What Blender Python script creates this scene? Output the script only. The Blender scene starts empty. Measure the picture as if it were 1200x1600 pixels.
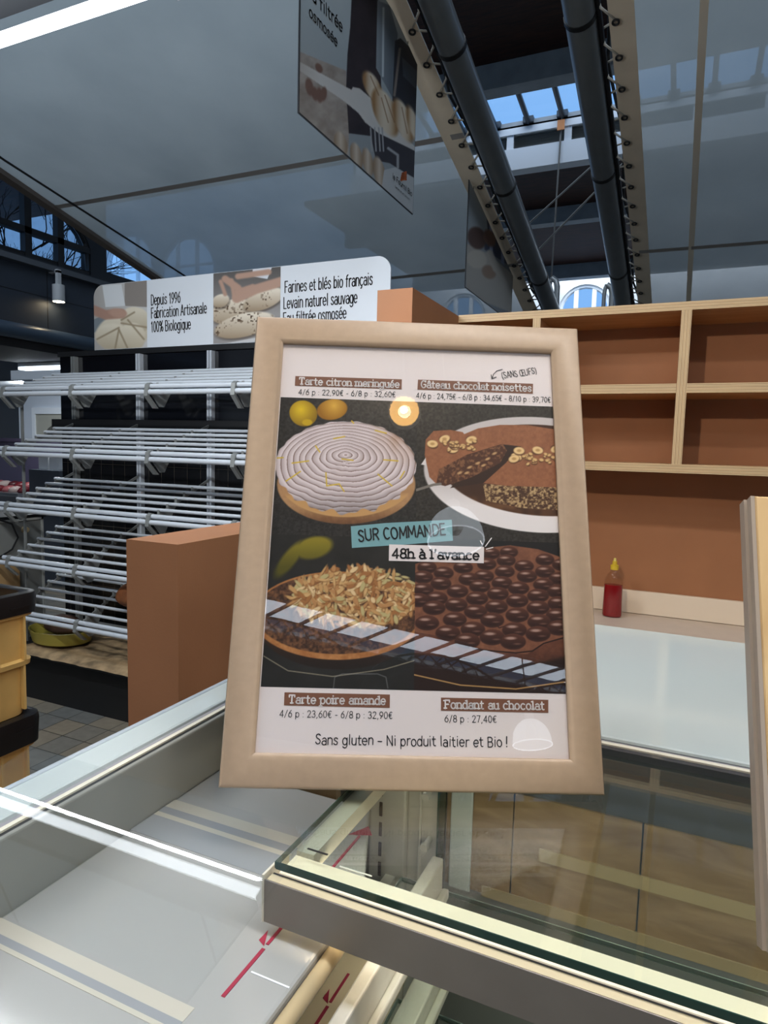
import bpy, math, random
import numpy as np
from mathutils import Vector, Matrix, Quaternion

random.seed(7)
rng = np.random.default_rng(7)
PI = math.pi
SC = bpy.context.scene
COL = SC.collection

# ------------------------------------------------------------------ camera
FPX = 1030.0
RC = np.array([[0.9108829991, 0.4118446489, 0.0260028289],
               [-0.0634537032, 0.0775216617, 0.9949693561],
               [0.4077570226, -0.9079506469, 0.0967462318]])   # world -> camera
EYE = np.array([0.0, 0.0, 1.55])
cam_data = bpy.data.cameras.new('camera')
cam = bpy.data.objects.new('camera', cam_data)
COL.objects.link(cam)
cam_data.sensor_fit = 'VERTICAL'
cam_data.sensor_height = 36.0
cam_data.sensor_width = 27.0
cam_data.lens = FPX / 1600 * 36
cam_data.clip_start = 0.02
cam_data.clip_end = 200
m = Matrix.Identity(4)
for i in range(3):
    for j in range(3):
        m[i][j] = RC[j][i]
m.translation = Vector(EYE)
cam.matrix_world = m
SC.camera = cam

# ------------------------------------------------------------------ light and exposure
SC.view_settings.view_transform = 'Standard'
SC.view_settings.look = 'None'
SC.view_settings.gamma = 1.0
SC.view_settings.use_curve_mapping = False
SC.view_settings.exposure = 0.0
SC.cycles.max_bounces = 10
SC.cycles.transparent_max_bounces = 16
SC.cycles.caustics_reflective = False
SC.cycles.caustics_refractive = False
SC.cycles.sample_clamp_indirect = 6.0

world = bpy.data.worlds.new('sky')
SC.world = world
world.use_nodes = True
bg = world.node_tree.nodes['Background']
bg.inputs['Color'].default_value = (0.25, 0.53, 1.0, 1)
bg.inputs['Strength'].default_value = 0.95


def area_light(name, loc, rot, sx, sy, power, color):
    d = bpy.data.lights.new(name, 'AREA')
    d.shape = 'RECTANGLE'
    d.size = sx
    d.size_y = sy
    d.energy = power
    d.color = color
    o = bpy.data.objects.new(name, d)
    COL.objects.link(o)
    o.location = loc
    o.rotation_euler = rot
    return o


# daylight through the two roof lights; the middle and far lamps are added
area_light('skylight_daylight', (0, 10.6, 9.6), (math.radians(14), 0, 0), 20, 1.4, 420, (0.86, 0.94, 1.0))
area_light('skylight_daylight_rear', (6, -11.45, 7.95), (0, 0, 0), 22, 1.9, 1500, (0.84, 0.92, 1.0))
area_light('added_daylight_middle', (-1, 0, 7.95), (0, 0, 0), 18, 1.5, 1500, (0.80, 0.90, 1.0))  # unseen lamp added above the stall to brighten the tarps
area_light('added_daylight_far', (0, 19.2, 8.0), (math.radians(-8), 0, 0), 14, 1.2, 900, (0.88, 0.95, 1.0))  # lamp added above an open roof strip to brighten the far wall
LAMP = dict(spot=23, panel=19, tube=9.0)

# ------------------------------------------------------------------ helpers


def ray(x, y):
    v = np.array([(x - 600) / FPX, -(y - 800) / FPX, -1.0])
    return RC.T @ v


def onX(x, y, X):
    d = ray(x, y)
    return EYE + d * (X - EYE[0]) / d[0]


def onY(x, y, Y):
    d = ray(x, y)
    return EYE + d * (Y - EYE[1]) / d[1]


def onZ(x, y, Z):
    d = ray(x, y)
    return EYE + d * (Z - EYE[2]) / d[2]


def lin(c):
    c = np.asarray(c, float) / 255.0
    return np.where(c <= 0.04045, c / 12.92, ((c + 0.055) / 1.055) ** 2.4)


MATS = {}


def mat(name, rgb=(200, 200, 200), rough=0.5, metal=0.0, spec=0.5, noise=0.0, nscale=20.0, bump=0.0, bscale=60.0,
        emit=None, emit_s=0.0, coat=0.0, stretch=None):
    if name in MATS:
        return MATS[name]
    mt = bpy.data.materials.new(name)
    mt.use_nodes = True
    nt = mt.node_tree
    b = nt.nodes['Principled BSDF']
    c = lin(rgb)
    b.inputs['Base Color'].default_value = (*c, 1)
    b.inputs['Roughness'].default_value = rough
    b.inputs['Metallic'].default_value = metal
    b.inputs['Specular IOR Level'].default_value = spec
    b.inputs['Coat Weight'].default_value = coat
    if emit is not None:
        b.inputs['Emission Color'].default_value = (*lin(emit), 1)
        b.inputs['Emission Strength'].default_value = emit_s
    if noise > 0 or bump > 0:
        tc = nt.nodes.new('ShaderNodeTexCoord')
        mp = nt.nodes.new('ShaderNodeMapping')
        nt.links.new(tc.outputs['Object'], mp.inputs['Vector'])
        if stretch:
            mp.inputs['Scale'].default_value = stretch
    if noise > 0:
        n = nt.nodes.new('ShaderNodeTexNoise')
        n.inputs['Scale'].default_value = nscale
        n.inputs['Detail'].default_value = 5
        nt.links.new(mp.outputs['Vector'], n.inputs['Vector'])
        r = nt.nodes.new('ShaderNodeValToRGB')
        r.color_ramp.elements[0].position = 0.3
        r.color_ramp.elements[1].position = 0.7
        r.color_ramp.elements[0].color = (*np.clip(c * (1 - noise), 0, 1), 1)
        r.color_ramp.elements[1].color = (*np.clip(c * (1 + noise), 0, 1), 1)
        nt.links.new(n.outputs['Fac'], r.inputs['Fac'])
        nt.links.new(r.outputs['Color'], b.inputs['Base Color'])
    if bump > 0:
        n2 = nt.nodes.new('ShaderNodeTexNoise')
        n2.inputs['Scale'].default_value = bscale
        n2.inputs['Detail'].default_value = 3
        nt.links.new(mp.outputs['Vector'], n2.inputs['Vector'])
        bp = nt.nodes.new('ShaderNodeBump')
        bp.inputs['Strength'].default_value = bump
        bp.inputs['Distance'].default_value = 0.01
        nt.links.new(n2.outputs['Fac'], bp.inputs['Height'])
        nt.links.new(bp.outputs['Normal'], b.inputs['Normal'])
    MATS[name] = mt
    return mt


def glass_mat(name, tint=(1, 1, 1), ior=1.5, gain=1.0, rough=0.0):
    """thin clear pane: see-through with a Fresnel mirror on top"""
    if name in MATS:
        return MATS[name]
    mt = bpy.data.materials.new(name)
    mt.use_nodes = True
    nt = mt.node_tree
    nt.nodes.clear()
    out = nt.nodes.new('ShaderNodeOutputMaterial')
    mx = nt.nodes.new('ShaderNodeMixShader')
    tr = nt.nodes.new('ShaderNodeBsdfTransparent')
    tr.inputs['Color'].default_value = (*tint, 1)
    gl = nt.nodes.new('ShaderNodeBsdfGlossy')
    gl.inputs['Roughness'].default_value = rough
    fr = nt.nodes.new('ShaderNodeLayerWeight')     # Schlick mirror term, same from both sides
    fr.inputs['Blend'].default_value = 0.5
    pw = nt.nodes.new('ShaderNodeMath')
    pw.operation = 'POWER'
    pw.inputs[1].default_value = 5.0
    nt.links.new(fr.outputs['Facing'], pw.inputs[0])
    f0 = ((ior - 1) / (ior + 1)) ** 2
    mu = nt.nodes.new('ShaderNodeMath')
    mu.operation = 'MULTIPLY_ADD'
    mu.use_clamp = True
    mu.inputs[1].default_value = (1 - f0) * gain
    mu.inputs[2].default_value = f0 * gain
    nt.links.new(pw.outputs[0], mu.inputs[0])
    nt.links.new(mu.outputs[0], mx.inputs['Fac'])
    nt.links.new(tr.outputs[0], mx.inputs[1])
    nt.links.new(gl.outputs[0], mx.inputs[2])
    nt.links.new(mx.outputs[0], out.inputs['Surface'])
    MATS[name] = mt
    return mt


def stripes_mat(name, axis, period, cols, rough=0.5, grain=0.12, offset=0.0):
    """layered plywood edge: hard stripes along one axis plus a little grain"""
    if name in MATS:
        return MATS[name]
    mt = bpy.data.materials.new(name)
    mt.use_nodes = True
    nt = mt.node_tree
    b = nt.nodes['Principled BSDF']
    b.inputs['Roughness'].default_value = rough
    tc = nt.nodes.new('ShaderNodeTexCoord')
    sp = nt.nodes.new('ShaderNodeSeparateXYZ')
    nt.links.new(tc.outputs['Object'], sp.inputs[0])
    ad = nt.nodes.new('ShaderNodeMath')
    ad.operation = 'ADD'
    ad.inputs[1].default_value = 100 * period + offset
    nt.links.new(sp.outputs['XYZ'.index(axis)], ad.inputs[0])
    dv = nt.nodes.new('ShaderNodeMath')
    dv.operation = 'DIVIDE'
    dv.inputs[1].default_value = period
    nt.links.new(ad.outputs[0], dv.inputs[0])
    fc = nt.nodes.new('ShaderNodeMath')
    fc.operation = 'FRACT'
    nt.links.new(dv.outputs[0], fc.inputs[0])
    r = nt.nodes.new('ShaderNodeValToRGB')
    r.color_ramp.interpolation = 'CONSTANT'
    while len(r.color_ramp.elements) < len(cols):
        r.color_ramp.elements.new(0.5)
    for i, c in enumerate(cols):
        r.color_ramp.elements[i].position = i / len(cols)
        r.color_ramp.elements[i].color = (*lin(c), 1)
    nt.links.new(fc.outputs[0], r.inputs['Fac'])
    n = nt.nodes.new('ShaderNodeTexNoise')
    n.inputs['Scale'].default_value = 30
    mp = nt.nodes.new('ShaderNodeMapping')
    mp.inputs['Scale'].default_value = (0.3, 1, 4) if axis == 'Z' else (4, 1, 0.3)
    nt.links.new(tc.outputs['Object'], mp.inputs[0])
    nt.links.new(mp.outputs[0], n.inputs['Vector'])
    mixc = nt.nodes.new('ShaderNodeMixRGB')
    mixc.blend_type = 'MULTIPLY'
    mixc.inputs['Fac'].default_value = grain * 3
    nt.links.new(r.outputs['Color'], mixc.inputs[1])
    nt.links.new(n.outputs['Fac'], mixc.inputs[2])
    nt.links.new(mixc.outputs[0], b.inputs['Base Color'])
    MATS[name] = mt
    return mt


def wood_mat(name, c1, c2, scale=(1, 1, 1), rough=0.55, ring=4.0):
    if name in MATS:
        return MATS[name]
    mt = bpy.data.materials.new(name)
    mt.use_nodes = True
    nt = mt.node_tree
    b = nt.nodes['Principled BSDF']
    b.inputs['Roughness'].default_value = rough
    tc = nt.nodes.new('ShaderNodeTexCoord')
    mp = nt.nodes.new('ShaderNodeMapping')
    mp.inputs['Scale'].default_value = scale
    nt.links.new(tc.outputs['Object'], mp.inputs[0])
    n = nt.nodes.new('ShaderNodeTexNoise')
    n.inputs['Scale'].default_value = ring
    n.inputs['Detail'].default_value = 6
    n.inputs['Distortion'].default_value = 0.8
    nt.links.new(mp.outputs[0], n.inputs['Vector'])
    r = nt.nodes.new('ShaderNodeValToRGB')
    r.color_ramp.elements[0].position = 0.32
    r.color_ramp.elements[1].position = 0.68
    r.color_ramp.elements[0].color = (*lin(c1), 1)
    r.color_ramp.elements[1].color = (*lin(c2), 1)
    nt.links.new(n.outputs['Fac'], r.inputs['Fac'])
    nt.links.new(r.outputs['Color'], b.inputs['Base Color'])
    MATS[name] = mt
    return mt


def paint_mat(name, rough=0.5, spec=0.3):
    if name in MATS:
        return MATS[name]
    mt = bpy.data.materials.new(name)
    mt.use_nodes = True
    nt = mt.node_tree
    b = nt.nodes['Principled BSDF']
    b.inputs['Roughness'].default_value = rough
    b.inputs['Specular IOR Level'].default_value = spec
    a = nt.nodes.new('ShaderNodeAttribute')
    a.attribute_name = 'ink'
    nt.links.new(a.outputs['Color'], b.inputs['Base Color'])
    MATS[name] = mt
    return mt


class MB:
    def __init__(s):
        s.v, s.f, s.mi = [], [], []

    def add(s, verts, faces, mi=0):
        k = len(s.v)
        s.v += [tuple(map(float, p)) for p in verts]
        s.f += [tuple(k + i for i in f) for f in faces]
        s.mi += [mi] * len(faces)
        return s

    def box(s, x0, x1, y0, y1, z0, z1, mi=0):
        v = [(x0, y0, z0), (x1, y0, z0), (x1, y1, z0), (x0, y1, z0), (x0, y0, z1), (x1, y0, z1), (x1, y1, z1), (x0, y1, z1)]
        return s.add(v, [(0, 3, 2, 1), (4, 5, 6, 7), (0, 1, 5, 4), (1, 2, 6, 5), (2, 3, 7, 6), (3, 0, 4, 7)], mi)

    def quad(s, a, b, c, d, mi=0):
        return s.add([a, b, c, d], [(0, 1, 2, 3)], mi)

    def tube(s, pts, r, n=10, mi=0, caps=True, closed=False):
        pts = [Vector(p) for p in pts]
        rs = r if hasattr(r, '__len__') else [r] * len(pts)
        rings = []
        up = None
        for i, p in enumerate(pts):
            if closed:
                t = pts[(i + 1) % len(pts)] - pts[i - 1]
            else:
                t = pts[min(i + 1, len(pts) - 1)] - pts[max(i - 1, 0)]
            t.normalize()
            if up is None:
                up = Vector((0, 0, 1)) if abs(t.z) < 0.9 else Vector((1, 0, 0))
            a = (up - t * up.dot(t)).normalized()
            b = t.cross(a)
            up = a
            rings.append([p + (a * math.cos(2 * PI * k / n) + b * math.sin(2 * PI * k / n)) * rs[i] for k in range(n)])
        v = [q for rg in rings for q in rg]
        f = []
        m_ = len(rings)
        for i in range(m_ if closed else m_ - 1):
            j = (i + 1) % m_
            for k in range(n):
                f.append((i * n + k, i * n + (k + 1) % n, j * n + (k + 1) % n, j * n + k))
        if caps and not closed:
            f.append(tuple(reversed(range(n))))
            f.append(tuple((m_ - 1) * n + k for k in range(n)))
        return s.add(v, f, mi)

    def lathe(s, prof, c=(0, 0, 0), n=24, mi=0, sx=1.0, sy=1.0, cap=True):
        v, f = [], []
        for r, z in prof:
            for k in range(n):
                a = 2 * PI * k / n
                v.append((c[0] + sx * r * math.cos(a), c[1] + sy * r * math.sin(a), c[2] + z))
        for i in range(len(prof) - 1):
            for k in range(n):
                f.append((i * n + k, i * n + (k + 1) % n, (i + 1) * n + (k + 1) % n, (i + 1) * n + k))
        if cap and prof[0][0] > 1e-6:
            f.append(tuple(reversed(range(n))))
        if cap and prof[-1][0] > 1e-6:
            f.append(tuple((len(prof) - 1) * n + k for k in range(n)))
        return s.add(v, f, mi)

    def prism(s, poly, a, b, axis='X', mi=0):
        """polygon in the two other axes, extruded along axis from a to b"""
        n = len(poly)

        def P(p, t):
            return {'X': (t, p[0], p[1]), 'Y': (p[0], t, p[1]), 'Z': (p[0], p[1], t)}[axis]
        v = [P(p, a) for p in poly] + [P(p, b) for p in poly]
        f = [tuple(range(n)), tuple(reversed(range(n, 2 * n)))]
        for i in range(n):
            j = (i + 1) % n
            f.append((i, n + i, n + j, j))
        return s.add(v, f, mi)

    def xform(s, M, start=0):
        s.v[start:] = [tuple(M @ Vector(p)) for p in s.v[start:]]
        return s


def link_mesh(name, mb, mats, parent=None, smooth=None, local=False, recalc=True, bevel=0.0, bseg=2):
    me = bpy.data.meshes.new(name)
    vs = mb.v
    if parent is not None and not local:
        w = parent
        off = Vector((0, 0, 0))
        while w is not None:
            off += w.location
            w = w.parent
        vs = [(p[0] - off.x, p[1] - off.y, p[2] - off.z) for p in vs]
    me.from_pydata(vs, [], mb.f)
    ms = mats if isinstance(mats, (list, tuple)) else [mats]
    for q in ms:
        me.materials.append(q)
    if len(ms) > 1:
        me.polygons.foreach_set('material_index', mb.mi)
    if recalc:
        import bmesh
        bm = bmesh.new()
        bm.from_mesh(me)
        bmesh.ops.recalc_face_normals(bm, faces=bm.faces)
        bm.to_mesh(me)
        bm.free()
    if smooth:
        me.polygons.foreach_set('use_smooth', [True] * len(me.polygons))
        me.set_sharp_from_angle(angle=math.radians(smooth))
    me.update()
    o = bpy.data.objects.new(name, me)
    COL.objects.link(o)
    if parent is not None:
        o.parent = parent
    if bevel > 0:
        bv = o.modifiers.new('bevel', 'BEVEL')
        bv.width = bevel
        bv.segments = bseg
        bv.limit_method = 'ANGLE'
        bv.angle_limit = math.radians(40)
    return o


def tag(o, label=None, cat=None, group=None, kind=None):
    if label:
        o['label'] = label
    if cat:
        o['category'] = cat
    if group:
        o['group'] = group
    if kind:
        o['kind'] = kind
    return o


def thing(name, label, cat, loc=(0, 0, 0), group=None):
    o = bpy.data.objects.new(name, None)
    o.empty_display_size = 0.1
    COL.objects.link(o)
    o.location = loc
    return tag(o, label, cat, group)


def struct(name, mb, mats, parent=None, **k):
    o = link_mesh(name, mb, mats, parent, **k)
    if parent is None:
        o['kind'] = 'structure'
    return o


def copy_child(o, parent, loc=None):
    c = o.copy()
    COL.objects.link(c)
    c.parent = parent
    if loc is not None:
        c.location = loc
    return c


class Plane:
    """a flat printed face: origin, two unit axes"""

    def __init__(s, O, A, B):
        s.O = np.array(O, float)
        s.A = np.array(A, float) / np.linalg.norm(A)
        b = np.array(B, float)
        b = b - s.A * (s.A @ b)
        s.B = b / np.linalg.norm(b)
        s.N = np.cross(s.A, s.B)

    def px(s, x, y):
        d = ray(x, y)
        t = ((s.O - EYE) @ s.N) / (d @ s.N)
        P = EYE + d * t - s.O
        return np.array([P @ s.A, P @ s.B])

    def at(s, a, b, w=0.0):
        return s.O + s.A * a + s.B * b + s.N * w

    def to_px(s, a, b):
        """arrays a,b -> design coordinates"""
        P = s.O[None, :] + a[:, None] * s.A + b[:, None] * s.B - EYE
        c = P @ RC.T
        return 600 + FPX * c[:, 0] / -c[:, 2], 800 - FPX * c[:, 1] / -c[:, 2]


def painted(name, plane, a0, a1, b0, b1, na, nb, fn, w, parent, local=True, mt=None):
    """dense flat sheet whose printed picture is held per vertex"""
    A, B = np.meshgrid(np.linspace(a0, a1, na), np.linspace(b0, b1, nb))
    A = A.ravel()
    B = B.ravel()
    X, Y = plane.to_px(A, B)
    rgb = np.clip(fn(X, Y), 0, 255)
    if local:
        co = np.stack([A, B, np.full_like(A, w)], 1)
    else:
        co = plane.O[None] + A[:, None] * plane.A + B[:, None] * plane.B + w * plane.N
    i = np.arange(na - 1)
    j = np.arange(nb - 1)
    I, J = np.meshgrid(i, j)
    k = (J * na + I).ravel()
    q = np.stack([k, k + 1, k + na + 1, k + na], 1).astype(np.int32)
    me = bpy.data.meshes.new(name)
    me.vertices.add(len(co))
    me.vertices.foreach_set('co', co.astype(np.float32).ravel())
    me.loops.add(q.size)
    me.loops.foreach_set('vertex_index', q.ravel())
    me.polygons.add(len(q))
    me.polygons.foreach_set('loop_start', np.arange(0, q.size, 4, dtype=np.int32))
    me.polygons.foreach_set('loop_total', np.full(len(q), 4, dtype=np.int32))
    me.update(calc_edges=True)
    at = me.color_attributes.new('ink', 'FLOAT_COLOR', 'POINT')
    c4 = np.ones((len(co), 4), np.float32)
    c4[:, :3] = lin(rgb)
    at.data.foreach_set('color', c4.ravel())
    me.materials.append(mt or paint_mat('printed ink'))
    o = bpy.data.objects.new(name, me)
    COL.objects.link(o)
    o.parent = parent
    return o


# ------------------------------------------------------------------ lettering (own stroke letters)
def EL(cx, cy, rx, ry, a0, a1, n=None):
    n = n or max(5, int(abs(a1 - a0) / 18))
    return [(cx + rx * math.cos(math.radians(a0 + (a1 - a0) * i / n)), cy + ry * math.sin(math.radians(a0 + (a1 - a0) * i / n))) for i in range(n + 1)]


G = {}   # glyph -> (width, strokes, serifs[(x,y,kind)])  x-height 5, cap 7.2
G[' '] = (1.6, [], [])
G['a'] = (3.4, [EL(1.7, 1.45, 1.65, 1.45, 90, 360 + 90), [(3.3, 3.4), (3.3, 0)], EL(1.8, 3.4, 1.5, 1.6, 0, 150)], [(3.5, 0, 'r')])
G['b'] = (3.6, [[(0.2, 7.2), (0.2, 0)], EL(1.9, 2.5, 1.7, 2.5, 0, 360)], [(0.2, 7.2, 'l')])
G['c'] = (3.4, [EL(1.9, 2.5, 1.8, 2.5, 48, 312)], [])
G['d'] = (3.6, [[(3.4, 7.2), (3.4, 0)], EL(1.7, 2.5, 1.7, 2.5, 0, 360)], [(3.4, 7.2, 'l'), (3.5, 0, 'r')])
G['e'] = (3.6, [EL(1.8, 2.5, 1.8, 2.5, 0, 315), [(0.1, 2.55), (3.55, 2.55)]], [])
G['f'] = (2.6, [EL(2.3, 5.7, 1.3, 1.5, 80, 180) + [(1.0, 0)], [(0, 4.8), (2.4, 4.8)]], [(1, 0, 'f')])
G['g'] = (3.6, [EL(1.7, 2.5, 1.7, 2.5, 0, 360), [(3.4, 5), (3.4, -0.5)] + EL(1.7, -0.5, 1.7, 1.7, 0, -150)], [])
G['h'] = (3.6, [[(0.2, 7.2), (0.2, 0)], [(0.2, 2.6)] + EL(1.85, 3.2, 1.6, 1.8, 160, 0) + [(3.45, 0)]], [(0.2, 7.2, 'l'), (0.2, 0, 'f'), (3.45, 0, 'f')])
G['i'] = (1.2, [[(0.6, 5), (0.6, 0)], [(0.6, 6.8), (0.6, 7.0)]], [(0.6, 5, 'l'), (0.6, 0, 'f')])
G['l'] = (1.2, [[(0.6, 7.2), (0.6, 0)]], [(0.6, 7.2, 'l'), (0.6, 0, 'f')])
G['m'] = (6.0, [[(0.3, 5), (0.3, 0)], [(0.3, 2.8)] + EL(1.65, 3.3, 1.35, 1.7, 160, 0) + [(3.0, 0)], [(3.0, 2.8)] + EL(4.35, 3.3, 1.35, 1.7, 160, 0) + [(5.7, 0)]], [(0.3, 5, 'l'), (0.3, 0, 'f'), (3, 0, 'f'), (5.7, 0, 'f')])
G['n'] = (3.6, [[(0.2, 5), (0.2, 0)], [(0.2, 2.8)] + EL(1.85, 3.2, 1.6, 1.8, 160, 0) + [(3.45, 0)]], [(0.2, 5, 'l'), (0.2, 0, 'f'), (3.45, 0, 'f')])
G['o'] = (3.6, [EL(1.8, 2.5, 1.8, 2.5, 0, 360)], [])
G['p'] = (3.6, [[(0.2, 5), (0.2, -2.2)], EL(1.9, 2.5, 1.7, 2.5, 0, 360)], [(0.2, 5, 'l'), (0.2, -2.2, 'f')])
G['q'] = (3.6, [[(3.4, 5), (3.4, -2.2)], EL(1.7, 2.5, 1.7, 2.5, 0, 360)], [(3.4, -2.2, 'f')])
G['r'] = (2.6, [[(0.4, 5), (0.4, 0)], [(0.4, 2.9)] + EL(2.0, 3.3, 1.6, 1.7, 165, 65)], [(0.4, 5, 'l'), (0.4, 0, 'f')])
G['s'] = (3.2, [[(2.9, 4.1), (2.4, 4.8), (1.5, 5), (0.6, 4.6), (0.35, 3.8), (0.8, 3.0), (1.6, 2.6), (2.5, 2.1), (2.95, 1.3), (2.6, 0.4), (1.6, 0), (0.7, 0.2), (0.15, 0.95)]], [])
G['t'] = (2.6, [[(1, 6.6), (1, 1.3)] + EL(2.0, 1.3, 1.0, 1.3, 180, 300), [(0, 4.8), (2.5, 4.8)]], [])
G['u'] = (3.6, [[(0.2, 5), (0.2, 1.8)] + EL(1.8, 1.8, 1.6, 1.8, 180, 350), [(3.4, 5), (3.4, 0)]], [(0.2, 5, 'l'), (3.4, 5, 'l'), (3.5, 0, 'r')])
G['v'] = (3.4, [[(0, 5), (1.7, 0), (3.4, 5)]], [(0, 5, 'f'), (3.4, 5, 'f')])
G['w'] = (5.2, [[(0, 5), (1.3, 0), (2.6, 5), (3.9, 0), (5.2, 5)]], [])
G['\u00e9'] = (3.6, G['e'][1] + [[(1.4, 6.0), (2.5, 7.3)]], [])
G['\u00e2'] = (3.4, G['a'][1] + [[(0.8, 6.0), (1.8, 7.2), (2.8, 6.0)]], G['a'][2])
G['\u00e0'] = (3.4, G['a'][1] + [[(1.0, 7.3), (2.1, 6.0)]], G['a'][2])
G['\u00e7'] = (3.4, G['c'][1] + [[(1.9, 0), (2.3, -0.8), (1.8, -1.6), (1.1, -1.6)]], [])
G['A'] = (4.6, [[(0, 0), (2.3, 7.2), (4.6, 0)], [(0.8, 2.4), (3.8, 2.4)]], [(0, 0, 'f'), (4.6, 0, 'f')])
G['B'] = (4.0, [[(0.2, 0), (0.2, 7.2), (2.0, 7.2)] + EL(2.0, 5.5, 1.6, 1.7, 90, -90) + [(0.2, 3.8)], [(2.0, 3.8)] + EL(2.1, 1.9, 1.8, 1.9, 90, -90) + [(0.2, 0)]], [])
G['C'] = (4.2, [EL(2.3, 3.6, 2.2, 3.6, 50, 310)], [])
G['D'] = (4.4, [[(0.2, 0), (0.2, 7.2), (1.6, 7.2)] + EL(1.6, 3.6, 2.7, 3.6, 90, -90) + [(0.2, 0)]], [])
G['E'] = (3.6, [[(3.5, 7.2), (0.2, 7.2), (0.2, 0), (3.5, 0)], [(0.2, 3.7), (3.0, 3.7)]], [])
G['F'] = (3.9, [[(0.4, 0), (0.4, 7.2), (3.8, 7.2)], [(0.4, 3.7), (3.0, 3.7)]], [(0.4, 0, 'f'), (0.2, 7.2, 'l'), (3.8, 6.9, 'd')])
G['G'] = (4.5, [EL(2.3, 3.6, 2.2, 3.6, 55, 345) + [(4.4, 3.4), (2.6, 3.4)]], [(4.3, 6.0, 'u')])
G['L'] = (3.4, [[(0.2, 7.2), (0.2, 0), (3.3, 0)]], [])
G['M'] = (5.4, [[(0.2, 0), (0.4, 7.2), (2.7, 1.6), (5.0, 7.2), (5.2, 0)]], [])
G['N'] = (4.6, [[(0.2, 0), (0.2, 7.2), (4.2, 0), (4.2, 7.2)]], [])
G['O'] = (4.8, [EL(2.4, 3.6, 2.3, 3.6, 0, 360)], [])
G['R'] = (4.2, [[(0.2, 0), (0.2, 7.2), (2.0, 7.2)] + EL(2.0, 5.4, 1.8, 1.8, 90, -90) + [(0.2, 3.6)], [(1.8, 3.6), (4.0, 0)]], [])
G['S'] = (3.8, [[(3.5, 6.2), (2.8, 7.0), (1.8, 7.2), (0.7, 6.7), (0.3, 5.5), (0.9, 4.4), (2.0, 3.8), (3.1, 3.0), (3.6, 1.8), (3.1, 0.5), (1.9, 0), (0.8, 0.3), (0.1, 1.4)]], [])
G['T'] = (4.6, [[(0.1, 7.2), (4.5, 7.2)], [(2.3, 7.2), (2.3, 0)]], [(2.3, 0, 'f'), (0.1, 6.9, 'd'), (4.5, 6.9, 'd')])
G['U'] = (4.4, [[(0.2, 7.2), (0.2, 2.2)] + EL(2.2, 2.2, 2.0, 2.2, 180, 360) + [(4.2, 7.2)]], [])
G['\u0152'] = (6.6, [EL(2.2, 3.6, 2.1, 3.6, 0, 360), [(6.4, 7.2), (3.9, 7.2), (3.9, 0), (6.4, 0)], [(3.9, 3.7), (6.0, 3.7)]], [])
G['0'] = (3.8, [EL(1.9, 3.6, 1.7, 3.6, 0, 360)], [])
G['1'] = (2.8, [[(0.5, 5.8), (1.7, 7.2), (1.7, 0)]], [(1.7, 0, 'f')])
G['2'] = (3.8, [EL(1.8, 5.3, 1.6, 1.9, 170, -20) + [(0.3, 0), (3.6, 0)]], [])
G['3'] = (3.8, [EL(1.7, 5.45, 1.5, 1.75, 150, -90), EL(1.7, 1.9, 1.8, 1.9, 90, -150)], [])
G['4'] = (4.0, [[(2.9, 0), (2.9, 7.2), (0.1, 2.0), (3.9, 2.0)]], [])
G['5'] = (3.8, [[(3.3, 7.2), (0.7, 7.2), (0.5, 3.9)] + EL(1.8, 2.3, 1.8, 2.3, 120, -150)], [])
G['6'] = (3.8, [[(2.9, 7.2), (1.2, 5.2), (0.3, 3.2)], EL(1.9, 2.2, 1.7, 2.2, 0, 360)], [])
G['7'] = (3.6, [[(0.2, 7.2), (3.5, 7.2), (1.3, 0)]], [])
G['8'] = (3.8, [EL(1.9, 5.5, 1.5, 1.7, 0, 360), EL(1.9, 1.9, 1.8, 1.9, 0, 360)], [])
G['9'] = (3.8, [[(0.9, 0), (2.6, 2.0), (3.5, 4.2)], EL(1.9, 5.0, 1.7, 2.2, 0, 360)], [])
G['\u20ac'] = (4.0, [EL(2.5, 3.6, 1.9, 3.6, 55, 305), [(0, 4.3), (2.8, 4.3)], [(0, 2.9), (2.6, 2.9)]], [])
G['/'] = (3.0, [[(0.1, -0.8), (2.8, 7.4)]], [])
G[':'] = (1.4, [[(0.7, 0.2), (0.7, 0.4)], [(0.7, 4.0), (0.7, 4.2)]], [])
G[','] = (1.3, [[(0.8, 0.3), (0.3, -1.3)]], [])
G["'"] = (1.2, [[(0.8, 7.2), (0.5, 5.2)]], [])
G['-'] = (2.4, [[(0.2, 2.7), (2.2, 2.7)]], [])
G['\u2013'] = (3.4, [[(0.2, 2.7), (3.2, 2.7)]], [])
G['('] = (2.0, [EL(2.6, 3.2, 2.2, 4.6, 115, 245)], [])
G[')'] = (2.0, [EL(-0.6, 3.2, 2.2, 4.6, 65, -65)], [])
G['%'] = (5.4, [EL(1.2, 5.6, 1.1, 1.5, 0, 360), EL(4.2, 1.6, 1.1, 1.5, 0, 360), [(0.8, -0.2), (4.6, 7.4)]], [])
G['!'] = (1.4, [[(0.8, 7.2), (0.6, 2.2)], [(0.6, 0.1), (0.6, 0.3)]], [])


def ribbon(mb, pts, w, put, mi=0, n=8):
    """a drawn stroke: quads with round joints, put(x,y) gives the 3D point"""
    r = w / 2
    for i in range(len(pts) - 1):
        (x0, y0), (x1, y1) = pts[i], pts[i + 1]
        dx, dy = x1 - x0, y1 - y0
        L = math.hypot(dx, dy)
        if L < 1e-9:
            continue
        nx, ny = -dy / L * r, dx / L * r
        mb.add([put(x0 + nx, y0 + ny), put(x0 - nx, y0 - ny), put(x1 - nx, y1 - ny), put(x1 + nx, y1 + ny)], [(0, 1, 2, 3)], mi)
    for (x, y) in pts:
        mb.add([put(x + r * math.cos(2 * PI * k / n), y + r * math.sin(2 * PI * k / n)) for k in range(n)], [tuple(range(n))], mi)


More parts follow.
